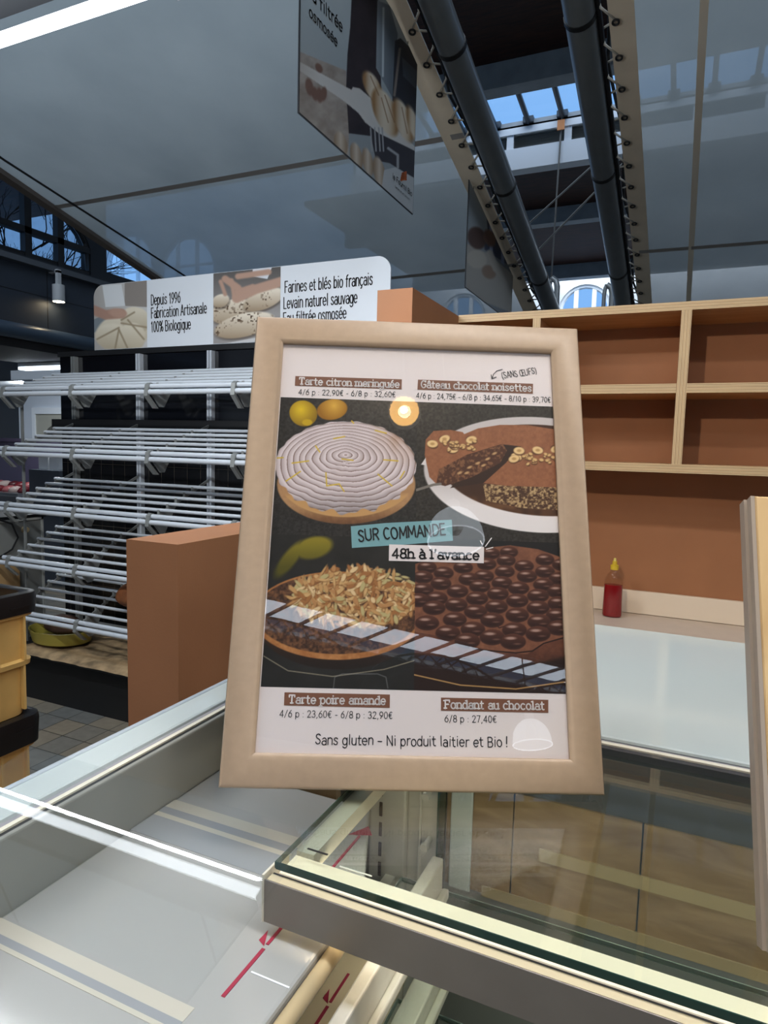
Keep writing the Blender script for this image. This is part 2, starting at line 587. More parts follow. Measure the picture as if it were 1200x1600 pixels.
def write(mb, s, A, B, cap, weight=0.9, slab=False, put=None, mi=0, gap=1.1, jitter=0.0, slant=0.0):
    """letters of string s on the baseline A->B (plane coordinates), cap = capital height in plane units"""
    rnd = random.Random(len(s) * 31 + 5)
    tot = 0
    for ch in s:
        tot += G[ch][0] + gap
    tot -= gap
    A = np.array(A, float)
    B = np.array(B, float)
    L = np.linalg.norm(B - A)
    ex = (B - A) / L
    ey = np.array([-ex[1], ex[0]])
    sy = cap / 7.2
    sx = L / tot
    ww = weight * sy
    x = 0.0
    for ch in s:
        wd, strokes, serifs = G[ch]
        jy = rnd.uniform(-jitter, jitter)
        jr = rnd.uniform(-jitter, jitter) * 0.12
        allst = [list(st) for st in strokes]
        if slab:
            h = 1.05
            for (qx, qy, kd) in serifs:
                yy = qy - 0.35 if qy >= 4.9 else qy + 0.35
                if kd == 'f':
                    allst.append([(qx - h, yy), (qx + h, yy)])
                elif kd == 'l':
                    allst.append([(qx - 1.1, yy), (qx, yy)])
                elif kd == 'r':
                    allst.append([(qx, yy), (qx + 0.7, yy)])
                elif kd == 'd':
                    allst.append([(qx, qy), (qx, qy - 1.3)])
                elif kd == 'u':
                    allst.append([(qx, qy), (qx, qy + 1.2)])
        for st in allst:
            q = []
            for (gx, gy) in st:
                gx2 = gx + slant * gy + jr * gy
                gy2 = gy + jy + jr * gx
                q.append(((x + gx2) * sx, gy2 * sy))

            def PP(u, v):
                p = A + ex * u + ey * v
                return put(p[0], p[1])
            ribbon(mb, q, ww, PP, mi)
        x += wd + gap


# ------------------------------------------------------------------ picture painting helpers (design coordinates)
def vnoise(X, Y, s, seed=0):
    r = np.random.default_rng(seed)
    T = r.random((64, 64))
    x = X / s + 1000
    y = Y / s + 1000
    xi = np.floor(x).astype(int)
    yi = np.floor(y).astype(int)
    fx = x - xi
    fy = y - yi
    fx = fx * fx * (3 - 2 * fx)
    fy = fy * fy * (3 - 2 * fy)

    def t(a, b):
        return T[a % 64, b % 64]
    return (t(xi, yi) * (1 - fx) + t(xi + 1, yi) * fx) * (1 - fy) + (t(xi, yi + 1) * (1 - fx) + t(xi + 1, yi + 1) * fx) * fy


def fbm(X, Y, s, seed=0):
    return 0.55 * vnoise(X, Y, s, seed) + 0.3 * vnoise(X, Y, s / 2.1, seed + 1) + 0.15 * vnoise(X, Y, s / 4.3, seed + 2)


def base(X, rgb):
    return np.tile(np.array(rgb, float), (len(X), 1))


def lay(img, mask, rgb):
    mask = np.clip(mask, 0, 1)[:, None]
    c = np.array(rgb, float)
    img[:] = img * (1 - mask) + c * mask


def ell(X, Y, cx, cy, rx, ry, rot=0.0, soft=1.5):
    a = math.radians(rot)
    dx = (X - cx) * math.cos(a) + (Y - cy) * math.sin(a)
    dy = -(X - cx) * math.sin(a) + (Y - cy) * math.cos(a)
    d = np.hypot(dx / rx, dy / ry)
    return np.clip((1 - d) * min(rx, ry) / soft + 0.5, 0, 1)


def seg(X, Y, pts, w, soft=0.8):
    d = np.full(len(X), 1e9)
    for (x0, y0), (x1, y1) in zip(pts[:-1], pts[1:]):
        vx, vy = x1 - x0, y1 - y0
        t = np.clip(((X - x0) * vx + (Y - y0) * vy) / max(vx * vx + vy * vy, 1e-9), 0, 1)
        d = np.minimum(d, np.hypot(X - x0 - t * vx, Y - y0 - t * vy))
    return np.clip((w / 2 - d) / soft + 0.5, 0, 1)


def poly(X, Y, pts, soft=1.0):
    inside = np.zeros(len(X), bool)
    d = np.full(len(X), 1e9)
    n = len(pts)
    for i in range(n):
        x0, y0 = pts[i]
        x1, y1 = pts[(i + 1) % n]
        c = ((y0 > Y) != (y1 > Y)) & (X < (x1 - x0) * (Y - y0) / (y1 - y0 + 1e-12) + x0)
        inside ^= c
        vx, vy = x1 - x0, y1 - y0
        t = np.clip(((X - x0) * vx + (Y - y0) * vy) / max(vx * vx + vy * vy, 1e-9), 0, 1)
        d = np.minimum(d, np.hypot(X - x0 - t * vx, Y - y0 - t * vy))
    return np.clip(np.where(inside, d, -d) / soft + 0.5, 0, 1)


def mixc(a, b, t):
    return np.array(a, float)[None] * (1 - t[:, None]) + np.array(b, float)[None] * t[:, None]


# ---- the four cake photographs
def crop(k, ox, oy, pts):
    return [(ox + x / k, oy + y / k) for x, y in pts]


K = 1200 / 520.0


def c1(*pts):
    return crop(K, 400, 520, pts)


def c2(*pts):
    return crop(K, 390, 820, pts)


def art_meringue(X, Y):
    img = base(X, (44, 41, 38))
    img += (fbm(X, Y, 3, 11)[:, None] - 0.5) * 34
    top = np.clip((690 - Y) / 60, 0, 1) * np.clip((X - 480) / 120, 0, 1)
    img += top[:, None] * np.array([34, 31, 26])
    lay(img, ell(X, Y, 474, 646, 22, 20, 20), mixc((226, 190, 34), (140, 108, 16), np.clip(np.hypot(X - 470, Y - 640) / 26, 0, 1)))
    lay(img, ell(X, Y, 480, 660, 8, 5), (196, 160, 24))
    lay(img, ell(X, Y, 519, 640, 24, 16, -10), mixc((222, 172, 70), (150, 100, 22), np.clip(np.hypot(X - 522, Y - 634) / 24, 0, 1)))
    # pastry case
    cr = ell(X, Y, 541, 757, 108, 62)
    lay(img, cr, mixc((186, 142, 98), (104, 68, 42), np.clip((Y - 790) / 28, 0, 1) * 0.8 + 0.25 * fbm(X, Y, 6, 3)))
    lay(img, ell(X, Y, 541, 748, 106, 60) * np.clip((Y - 770) / 6, 0, 1), (196, 150, 96))
    # meringue disc with a ruffled lower edge
    th = np.arctan2((Y - 723) / 68, (X - 540) / 111)
    wob = 1 + 0.02 * np.sin(th * 17) + 0.014 * np.sin(th * 31 + 1)
    low = np.clip((Y - 745) / 60, 0, 1)
    dd = np.hypot((X - 540) / 111, (Y - 728) / (70 + 4 * low)) / (1 + (wob - 1) * (0.4 + 1.6 * low))
    mm = np.clip((1 - dd) * 60, 0, 1)
    r = np.hypot((X - 540.5) / 111, (Y - (706 + 20 * np.clip(dd, 0, 1))) / 66)
    ph = r * 11.0 + th / (2 * PI) + 0.36 * vnoise(X, Y, 20, 5) + 0.06 * np.sin(th * 9)
    fr = ph - np.floor(ph)
    tone = mixc((226, 212, 213), (182, 164, 163), np.clip(fr * 1.3 - 0.15 + 0.35 * (vnoise(X, Y, 22, 77) - 0.5), 0, 1))
    line = np.clip(1 - np.abs(fr - 0.90) / 0.12, 0, 1) * (0.45 + 0.55 * vnoise(X, Y, 9, 8))
    tone = tone * (1 - line[:, None] * 0.8) + np.array([92, 64, 48]) * line[:, None] * 0.8
    toast = np.clip((X - 575) / 60, 0, 1) * np.clip((735 - Y) / 50, 0, 1) * (0.35 + 0.65 * vnoise(X, Y, 14, 21))
    tone = tone * (1 - 0.55 * toast[:, None]) + np.array([150, 96, 50]) * 0.55 * toast[:, None]
    sh = np.clip((Y - 762) / 40, 0, 1) * 0.25
    tone = tone * (1 - sh[:, None])
    lay(img, mm, tone)
    for p in [((108, 535), (160, 500)), ((130, 470), (190, 462)), ((252, 505), (255, 552), (300, 545), (318, 572)), ((440, 510), (490, 552)),
              ((460, 458), (512, 462)), ((520, 525), (535, 500)), ((230, 430), (215, 408)), ((280, 382), (320, 374)), ((72, 452), (98, 450)),
              ((345, 318), (352, 326)), ((430, 352), (470, 362)), ((310, 455), (350, 460))]:
        lay(img, seg(X, Y, c1(*p), 2.0), (212, 178, 60))
    return img


def art_hazelnut(X, Y):
    img = base(X, (47, 43, 38))
    img += (fbm(X, Y, 3, 31)[:, None] - 0.5) * 36
    img += (np.clip((690 - Y) / 60, 0, 1) * np.clip((760 - X) / 120, 0.2, 1))[:, None] * np.array([30, 27, 22])
    lay(img, ell(X, Y, 840, 742, 178, 90, 4), mixc((236, 228, 226), (168, 158, 156), np.clip((790 - Y) / 40, 0, 1) * 0.5))
    lay(img, ell(X, Y, 846, 735, 156, 71, 4), mixc((64, 38, 22), (112, 74, 44), vnoise(X, Y, 10, 4) * np.clip((Y - 770) / 20, 0, 1)))
    cocoa = mixc((132, 82, 54), (162, 104, 70), fbm(X, Y, 5, 17))
    top = poly(X, Y, c1((735, 372), (800, 345), (880, 332), (980, 333), (1100, 352), (1100, 560), (1000, 556), (900, 552), (820, 542), (850, 505), (900, 455), (955, 410), (880, 402), (800, 400)))
    lay(img, top, cocoa)
    cut = poly(X, Y, c1((818, 543), (900, 552), (1100, 558), (1100, 640), (960, 632), (830, 606)))
    nut = fbm(X, Y, 3.2, 41)
    lay(img, cut, mixc((74, 48, 32), (190, 158, 112), np.clip((nut - 0.38) * 3.2, 0, 1)))
    lay(img, poly(X, Y, c1((885, 402), (955, 410), (900, 470), (820, 542), (700, 560), (760, 500))), (52, 32, 22))
    lay(img, poly(X, Y, c1((650, 490), (720, 455), (890, 401), (905, 425), (880, 470), (780, 520), (682, 553), (650, 545))),
        mixc((78, 46, 30), (128, 86, 58), np.clip((fbm(X, Y, 4, 51) - 0.45) * 4, 0, 1)))
    for q in [(735, 505), (770, 485), (800, 470), (835, 455), (860, 435), (760, 505), (820, 478)]:
        (a, b), = c1(q)
        lay(img, ell(X, Y, a, b, 4, 1.8, -22), (190, 150, 104))
    lay(img, poly(X, Y, c1((608, 440), (612, 385), (640, 354), (700, 350), (745, 358), (765, 382), (890, 400), (760, 440), (660, 492), (650, 545), (625, 520))), cocoa)
    lay(img, poly(X, Y, c1((595, 475), (612, 450), (612, 478))), (222, 214, 212))
    r = np.random.default_rng(3)
    for (cx, cy, n, sx, sy) in [(635, 402, 1, 1, 1), (680, 383, 1, 1, 1), (718, 408, 2, 16, 6), (776, 386, 1, 1, 1), (770, 408, 12, 45, 10), (690, 405, 8, 40, 12), (930, 452, 2, 14, 6), (948, 425, 1, 1, 1), (1015, 424, 1, 1, 1), (1000, 452, 16, 60, 16), (1060, 440, 8, 30, 20), (1082, 418, 1, 1, 1)]:
        for k in range(n):
            (a, b), = c1((cx + r.normal() * sx * 0.6, cy + r.normal() * sy * 0.6))
            big = n <= 2
            rx = 8.5 if big else r.uniform(1.5, 4)
            lay(img, ell(X, Y, a, b + 1, rx + 0.8, rx * 0.68 + 0.8, r.uniform(-30, 30)), (96, 60, 36))
            lay(img, ell(X, Y, a, b, rx, rx * 0.66, r.uniform(-30, 30)), (232, 196, 138) if big else (218, 178, 118))
            if big:
                lay(img, ell(X, Y, a, b, rx * 0.4, rx * 0.25), (190, 146, 92))
    lay(img, seg(X, Y, c1((575, 568), (640, 548), (665, 545)), 4), (120, 112, 104))
    return img


def art_pear(X, Y):
    img = base(X, (38, 36, 33))
    img += (fbm(X, Y, 30, 61)[:, None] - 0.5) * 14
    pear = np.maximum(ell(X, Y, 490, 856, 30, 17, -14, soft=5), ell(X, Y, 452, 874, 34, 11, -52, soft=5))
    lay(img, pear, mixc((138, 124, 34), (84, 78, 20), np.clip((Y - 845) / 40, 0, 1)))
    rx, ry = 130, 70
    lay(img, ell(X, Y, 530, 972, 128, 74), mixc((56, 36, 24), (36, 26, 20), np.clip((Y - 1000) / 40, 0, 1)))
    lay(img, ell(X, Y, 528, 962, 134, 69), mixc((196, 138, 84), (150, 92, 48), fbm(X, Y, 7, 71)))
    lay(img, ell(X, Y, 528, 959, 129, 63), mixc((58, 38, 28), (122, 82, 54), np.clip((fbm(X, Y, 5, 72) - 0.3) * 2, 0, 1)))
    r = np.random.default_rng(9)
    cols = [(206, 166, 112), (182, 132, 82), (222, 192, 144), (160, 106, 60), (194, 150, 96), (186, 170, 118)]
    for k in range(620):
        a = r.uniform(0, 2 * PI)
        q = math.sqrt(r.uniform(0, 1))
        cx = 556 + 102 * q * math.cos(a)
        cy = 932 + 47 * q * math.sin(a)
        if cx > 660:
            continue
        rot = r.uniform(0, 180)
        w = r.uniform(4.5, 10)
        h = r.uniform(1.6, 3.6)
        near = (np.abs(X - cx) < 16) & (np.abs(Y - cy) < 16)
        if not near.any():
            continue
        sub = img[near]
        lay(sub, ell(X[near], Y[near], cx + 0.7, cy + 1.2, w, h, rot) * 0.7, (110, 70, 36))
        lay(sub, ell(X[near], Y[near], cx, cy, w, h, rot), cols[r.integers(len(cols))])
        img[near] = sub
    lay(img, seg(X, Y, [(412, 1025), (450, 1048), (520, 1057), (600, 1046), (648, 1032)], 1.6) * 0.6, (190, 178, 150))
    lay(img, seg(X, Y, [(521, 1075), (523, 1058), (535, 1053), (590, 1053), (603, 1058), (606, 1075)], 1.5) * 0.5, (150, 150, 150))
    return img


def art_fondant(X, Y):
    img = base(X, (30, 27, 26))
    cake = poly(X, Y, c2((560, 150), (640, 130), (760, 105), (860, 82), (940, 74), (1040, 88), (1160, 130), (1160, 520), (1000, 520), (800, 505), (640, 440), (560, 400)))
    lay(img, cake, mixc((106, 66, 48), (142, 92, 66), fbm(X, Y, 8, 81)))
    side = poly(X, Y, c2((560, 380), (680, 400), (780, 432), (900, 462), (1000, 466), (1060, 432), (1160, 400), (1160, 560), (560, 470)))
    lay(img, side, mixc((112, 66, 46), (66, 38, 28), np.clip(fbm(X, Y, 6, 83) * 0.6 + np.clip((Y - 1015) / 40, 0, 1), 0, 1)))
    dark = poly(X, Y, c2((560, 460), (740, 478), (900, 480), (1040, 500), (1160, 470), (1160, 640), (560, 640)), soft=6)
    lay(img, dark, (40, 24, 18))
    lay(img, seg(X, Y, c2((760, 438), (840, 452), (960, 462), (1020, 455), (1060, 428), (1150, 402)), 2.2), (36, 20, 16))
    lay(img, seg(X, Y, c2((800, 330), (880, 352), (900, 372), (1000, 340)), 1.5), (52, 30, 24))
    lay(img, seg(X, Y, c2((590, 540), (760, 578), (960, 592), (1140, 566)), 2.0), (176, 136, 84))
    rows = [(98, 34, 15, 940), (125, 35, 16, 925), (155, 36, 18, 905), (182, 37, 20, 920), (212, 38, 22, 907), (243, 40, 23, 900), (262, 40, 24, 825), (290, 41, 25, 893), (318, 42, 26, 965), (340, 42, 25, 878), (372, 43, 25, 808), (400, 42, 22, 878)]
    r = np.random.default_rng(5)
    drops = [(935, 95), (1065, 122), (870, 100), (990, 145), (925, 125), (1065, 165), (855, 138), (770, 150), (920, 165), (1000, 182), (700, 170), (790, 192), (845, 182), (640, 150), (625, 185), (910, 206), (1060, 212), (1115, 190), (690, 208), (830, 218), (750, 236), (970, 225), (895, 245), (1040, 252), (625, 230), (820, 262), (675, 262), (965, 270), (745, 285), (1110, 236), (665, 296), (890, 292), (815, 310), (1040, 296), (1115, 280), (965, 322), (740, 338), (875, 340), (640, 350), (1045, 346), (1110, 324), (805, 373), (715, 386), (955, 376), (875, 402), (1040, 390), (1115, 368), (785, 415), (950, 418), (610, 268), (1125, 140)]
    for (a, b) in sorted(drops, key=lambda q: q[1]):
        (cx, cy), = c2((a, b))
        s = 0.8 + (b - 95) / 900
        rx, ry = 16.2 * s, 9.6 * s
        lay(img, ell(X, Y, cx, cy + 2.2, rx + 1.2, ry + 0.8), (58, 33, 25))
        lay(img, ell(X, Y, cx, cy, rx, ry), mixc((92, 54, 40), (42, 22, 17), np.clip((Y - cy) / ry * 0.5 + 0.5, 0, 1)))
        lay(img, ell(X, Y, cx - 0.2 * rx, cy - 0.35 * ry, rx * 0.42, ry * 0.20, soft=2) * 0.75, (206, 172, 158))
        lay(img, ell(X, Y, cx + 0.35 * rx, cy + 0.45 * ry, rx * 0.3, ry * 0.12, soft=1.5) * 0.4, (170, 128, 110))
    return img


# ---- baking pictures on the boards
def art_dough(X, Y):
    img = mixc((168, 164, 160), (206, 204, 202), np.clip((X - 150) / 90, 0, 1))
    lay(img, poly(X, Y, [(195, 440), (232, 435), (232, 480), (195, 478)]), (140, 132, 126))
    lay(img, poly(X, Y, [(160, 446), (190, 444), (196, 478), (165, 480)]), (212, 214, 216))
    lay(img, poly(X, Y, [(145, 500), (172, 488), (215, 490), (215, 505), (145, 520)]), (120, 128, 134))
    for (cx, cy, rx, ry, rot) in [(192, 520, 42, 30, -10), (212, 500, 24, 20, 20), (175, 525, 26, 20, 0), (205, 528, 22, 24, 30)]:
        lay(img, ell(X, Y, cx, cy, rx, ry, rot, 3), mixc((222, 212, 192), (176, 162, 138), np.clip((Y - cy) / ry * 0.5 + 0.4, 0, 1)))
    for p in [((186, 515), (180, 545)), ((186, 515), (200, 545)), ((190, 505), (232, 512)), ((186, 512), (152, 530)), ((200, 500), (225, 530)), ((190, 500), (210, 488))]:
        lay(img, seg(X, Y, list(p), 2.5, 2), (150, 134, 110))
    lay(img, seg(X, Y, [(140, 482), (165, 492), (190, 490)], 15, 3), (170, 134, 118))
    lay(img, ell(X, Y, 184, 489, 14, 7, 8, 3), (184, 148, 130))
    return img


def art_loaves(X, Y):
    img = mixc((88, 84, 82), (150, 146, 144), np.clip((Y - 420) / 70, 0, 1))
    lay(img, poly(X, Y, [(395, 418), (425, 418), (418, 436), (395, 432)]), (212, 214, 220))
    lay(img, poly(X, Y, [(334, 540), (440, 520), (440, 545), (334, 548)]), (198, 196, 196))
    for (cx, cy, rx, ry, rot, sd) in [(364, 487, 36, 19, -12, 1), (345, 470, 14, 10, -20, 0), (412, 468, 34, 15, -22, 1), (382, 508, 48, 18, -14, 1)]:
        m_ = ell(X, Y, cx, cy, rx, ry, rot, 2)
        lay(img, ell(X, Y, cx + 1, cy + 3, rx, ry, rot, 3) * 0.6, (70, 58, 50))
        lay(img, m_, mixc((226, 214, 196), (160, 140, 116), np.clip((Y - cy) / ry * 0.5 + 0.45, 0, 1)))
        if sd:
            lay(img, m_ * np.clip((vnoise(X, Y, 2.6, 7) - 0.66) * 8, 0, 1) * np.clip(vnoise(X, Y, 16, 9) * 2 - 0.6, 0, 1), (74, 54, 38))
    for p, w in [(((352, 436), (372, 450), (378, 462)), 11), (((345, 440), (352, 460)), 6), (((362, 438), (366, 464)), 6), (((440, 440), (400, 452), (370, 466)), 15), (((395, 448), (370, 456)), 8), (((372, 432), (420, 425)), 9)]:
        lay(img, seg(X, Y, list(p), w, 3), (180, 146, 128))
    return img


PS = 941 / 200.0


def c7(*pts):
    return crop(PS, 460, 0, pts)


def art_oven(X, Y):
    img = mixc((168, 178, 182), (140, 150, 156), np.clip(Y / 200, 0, 1))
    lay(img, poly(X, Y, c7((40, 380), (380, 520), (400, 900), (400, 1150), (30, 860))), mixc((176, 170, 164), (128, 118, 110), fbm(X, Y, 14, 91)))
    lay(img, poly(X, Y, c7((430, -200), (410, 200), (390, 400), (380, 650), (400, 980), (560, 1000), (640, 700), (610, -200))), mixc((38, 32, 36), (58, 50, 54), fbm(X, Y, 20, 92)))
    lay(img, poly(X, Y, c7((610, 0), (600, 500), (720, 720), (760, 250), (700, 40))), mixc((132, 142, 150), (96, 106, 116), np.clip((X - 588) / 22, 0, 1)))
    lay(img, seg(X, Y, c7((655, 60), (650, 560)), 3, 2), (188, 198, 204))
    lay(img, poly(X, Y, c7((740, 300), (780, 280), (920, 420), (920, 900), (720, 740))), (40, 42, 50))
    lay(img, seg(X, Y, c7((735, 700), (775, 360)), 4, 2), (120, 112, 106))
    lay(img, poly(X, Y, c7((790, 420), (920, 540), (920, 680), (800, 560))), (70, 78, 88))
    lay(img, poly(X, Y, c7((540, 900), (700, 1000), (900, 1120), (900, 1320), (700, 1200), (600, 1180))), (52, 50, 56))
    lay(img, poly(X, Y, c7((40, 455), (380, 640), (420, 660), (430, 640), (480, 650), (560, 720), (640, 860), (760, 960), (900, 1090), (900, 1115), (620, 980), (520, 900), (470, 830), (360, 740), (40, 520))), mixc((196, 196, 194), (164, 158, 150), np.clip((500 - X) / 60, 0, 1)))
    for (a, b, rx, ry, rot) in [(575, 640, 12, 27, -26), (668, 825, 17, 40, -22), (800, 885, 13, 36, -20), (872, 905, 8, 28, -16)]:
        (cx, cy), = c7((a, b))
        lay(img, ell(X, Y, cx, cy, rx, ry, rot, 3), mixc((206, 196, 178), (150, 116, 78), np.clip(np.abs(X - cx) / rx, 0, 1) ** 2))
    for p in [((640, 720), (690, 900)), ((665, 700), (735, 900)), ((790, 790), (830, 980)), ((560, 560), (620, 700))]:
        lay(img, seg(X, Y, c7(*p), 1.6, 1.2) * 0.6, (120, 84, 54))
    for (a, b, rx, ry, rot) in [(180, 500, 8, 5, 60), (110, 640, 6, 14, -10), (150, 690, 5, 11, -10), (185, 700, 5, 12, -5), (215, 690, 5, 11, 5)]:
        (cx, cy), = c7((a, b))
        lay(img, ell(X, Y, cx, cy, rx, ry, rot, 2), (116, 90, 80))
    for (a, b, rx, ry) in [(340, 1060, 10, 20), (455, 1150, 9, 22), (540, 1190, 8, 22), (625, 1270, 9, 26)]:
        (cx, cy), = c7((a, b))
        lay(img, ell(X, Y, cx, cy, rx, ry, -12, 2), mixc((192, 184, 172), (140, 120, 98), np.clip(np.abs(X - cx) / rx, 0, 1)))
    for a in (560, 590, 620, 645):
        lay(img, seg(X, Y, c7((a, 940), (a + 10, 1110)), 2.2, 1.5), (156, 160, 164))
    lay(img, seg(X, Y, c7((690, 1090), (760, 1140), (760, 1230)), 4, 2), (158, 162, 166))
    lay(img, poly(X, Y, c7((660, 1250), (740, 1230), (900, 1320), (900, 1600), (640, 1390))), (176, 182, 186))
    return img


def art_kneading(X, Y):
    img = mixc((150, 160, 168), (122, 128, 134), np.clip((X - 735) / 60, 0, 1))
    lay(img, poly(X, Y, [(757, 300), (803, 345), (803, 420), (757, 390)]), (66, 72, 92))
    lay(img, poly(X, Y, [(765, 320), (770, 325), (770, 400), (765, 396)]), (150, 160, 190))
    lay(img, poly(X, Y, [(783, 340), (788, 344), (788, 415), (783, 410)]), (140, 150, 180))
    lay(img, poly(X, Y, [(728, 380), (760, 395), (803, 430), (803, 490), (728, 460)]), (176, 172, 164))
    lay(img, poly(X, Y, [(735, 278), (757, 300), (762, 360), (745, 385), (733, 370)]), (160, 168, 172))
    lay(img, ell(X, Y, 745, 372, 14, 18, -20, 3), (88, 66, 58))
    lay(img, ell(X, Y, 765, 372, 9, 14, -20, 3), (122, 92, 76))
    lay(img, ell(X, Y, 745, 405, 16, 14, 20, 3), (196, 190, 178))
    lay(img, ell(X, Y, 764, 425, 12, 10, 40, 3), (150, 126, 108))
    lay(img, seg(X, Y, [(765, 395), (775, 420), (795, 440)], 10, 3), (188, 182, 172))
    return img


# ------------------------------------------------------------------ materials
TERRA = mat('terracotta paint', (154, 106, 74), 0.62, noise=0.05, nscale=6, bump=0.03, bscale=220, spec=0.3)
WHITEGLASS = mat('white lacquered glass', (190, 198, 196), 0.05, spec=0.4)
GREYPANEL = mat('grey enamel', (140, 140, 132), 0.35, noise=0.02, nscale=8)
DARKGLASS = mat('dark smoked panel', (72, 74, 76), 0.06, spec=0.6)
BLACKSTRIP = mat('black rubber strip', (30, 30, 33), 0.45)
CREAM = mat('cream plastic', (226, 218, 198), 0.35)
ALU = mat('brushed aluminium', (206, 203, 192), 0.35, metal=0.25, noise=0.05, nscale=40)
ALUDARK = mat('grey anodised profile', (140, 131, 122), 0.4, metal=0.35, noise=0.04, nscale=30)
DECK = mat('white glossy tray plastic', (158, 157, 153), 0.10, spec=0.7, noise=0.03, nscale=5)
RED = mat('red printed line', (150, 34, 58), 0.5)
TAN = mat('tan plastic edge', (176, 156, 120), 0.4, noise=0.08, nscale=12)
BROWNPANEL = wood_mat('brown wood laminate', (112, 92, 66), (144, 122, 92), scale=(2, 2, 9), rough=0.22, ring=5)
LED = mat('light strip', (232, 220, 198), 0.4, emit=(255, 236, 204), emit_s=0.42)
CLEAR = glass_mat('clear glass', (0.94, 0.97, 0.95), 1.45)
CLEARBRIGHT = glass_mat('clear glass top', (0.90, 0.93, 0.90), 1.5, gain=1.3)
PICGLASS = glass_mat('picture glass', (0.98, 0.98, 0.98), 1.5)
ACRYL = glass_mat('clear acrylic', (0.985, 0.99, 0.99), 1.45)
GREENEDGE = mat('green glass edge', (30, 62, 52), 0.15, spec=0.7)
FRAMEPAINT = mat('taupe frame lacquer', (178, 153, 128), 0.36, noise=0.04, nscale=90, spec=0.4)
PAPER = mat('white paper', (232, 221, 219), 0.6)
BLACKINK = mat('black ink', (28, 26, 28), 0.6)
BROWNINK = mat('brown label ink', (122, 78, 56), 0.6)
WHITEINK = mat('white ink', (240, 234, 232), 0.6)
TEALINK = mat('teal label ink', (118, 164, 170), 0.6)
PLYFACE = wood_mat('birch plywood face', (176, 132, 92), (196, 154, 112), scale=(1, 6, 6), ring=4)
PLYZ = stripes_mat('plywood edge layers', 'Z', 0.0096, [(222, 198, 156), (150, 116, 82), (214, 188, 146), (176, 142, 104)], grain=0.1)
PLYX = stripes_mat('plywood edge layers upright', 'X', 0.0096, [(222, 198, 156), (150, 116, 82), (214, 188, 146), (176, 142, 104)], grain=0.1)
PINE = wood_mat('raw pine', (198, 158, 104), (224, 190, 138), scale=(9, 3, 1.2), ring=3.5)
WHITEWALL = mat('white worktop', (214, 204, 194), 0.45)
STEEL = mat('rack steel tube', (204, 209, 216), 0.3, metal=0.2)
RACKGREY = mat('grey bracket metal', (142, 144, 142), 0.4, metal=0.4)
BLACKGLOSS = mat('black gloss panel', (14, 15, 20), 0.09, spec=0.6)
BLACKMATT = mat('black matt metal', (18, 18, 20), 0.5)
VOID = mat('black plinth', (10, 10, 11), 0.7)
CRATE = mat('yellow crate plastic', (224, 184, 112), 0.42, noise=0.10, nscale=9)
CRATEBLACK = mat('black crate plastic', (22, 22, 24), 0.35, noise=0.2, nscale=20)
TUBE = mat('dark grey painted tube', (112, 118, 122), 0.3, metal=0.3, noise=0.05, nscale=10)
ROPE = mat('pale rope', (190, 186, 176), 0.7)
CABLE = mat('black cable', (22, 22, 24), 0.5)
HEM = mat('beige tarp hem', (226, 214, 194), 0.5, noise=0.06, nscale=6)
STONE = mat('pale painted masonry', (196, 200, 204), 0.7, noise=0.08, nscale=3)
HALLSTEEL = mat('grey hall steel', (156, 162, 166), 0.55, noise=0.12, nscale=5)
WHITESTEEL = mat('white painted board', (232, 236, 240), 0.5)
NAVY = mat('dark navy cladding', (44, 52, 64), 0.5, noise=0.06, nscale=3)
ROOFWOOD = wood_mat('dark roof boards', (46, 24, 16), (74, 40, 26), scale=(1, 8, 1), rough=0.7, ring=3)
WHITEPLASTIC = mat('white plastic', (226, 228, 230), 0.4)
TUBELIGHT = mat('fluorescent tube glow', (255, 255, 255), 0.4, emit=(240, 248, 255), emit_s=LAMP['tube'])
BARK = mat('dark bark', (52, 48, 46), 0.9)


def floor_mat():
    mt = bpy.data.materials.new('square floor tiles')
    mt.use_nodes = True
    nt = mt.node_tree
    b = nt.nodes['Principled BSDF']
    b.inputs['Roughness'].default_value = 0.45
    tc = nt.nodes.new('ShaderNodeTexCoord')
    mp = nt.nodes.new('ShaderNodeMapping')
    mp.inputs['Location'].default_value = (2.721, -2.36, 0)
    nt.links.new(tc.outputs['Object'], mp.inputs[0])
    br = nt.nodes.new('ShaderNodeTexBrick')
    br.offset = 0
    br.inputs['Scale'].default_value = 1.0
    br.inputs['Brick Width'].default_value = 0.158
    br.inputs['Row Height'].default_value = 0.158
    br.inputs['Mortar Size'].default_value = 0.0028
    br.inputs['Color1'].default_value = (*lin((126, 116, 100)), 1)
    br.inputs['Color2'].default_value = (*lin((98, 100, 98)), 1)
    br.inputs['Mortar'].default_value = (*lin((44, 40, 36)), 1)
    nt.links.new(mp.outputs[0], br.inputs['Vector'])
    n = nt.nodes.new('ShaderNodeTexNoise')
    n.inputs['Scale'].default_value = 22
    nt.links.new(tc.outputs['Object'], n.inputs['Vector'])
    mx = nt.nodes.new('ShaderNodeMixRGB')
    mx.blend_type = 'OVERLAY'
    mx.inputs[0].default_value = 0.25
    nt.links.new(br.outputs['Color'], mx.inputs[1])
    nt.links.new(n.outputs['Fac'], mx.inputs[2])
    nt.links.new(mx.outputs[0], b.inputs['Base Color'])
    return mt


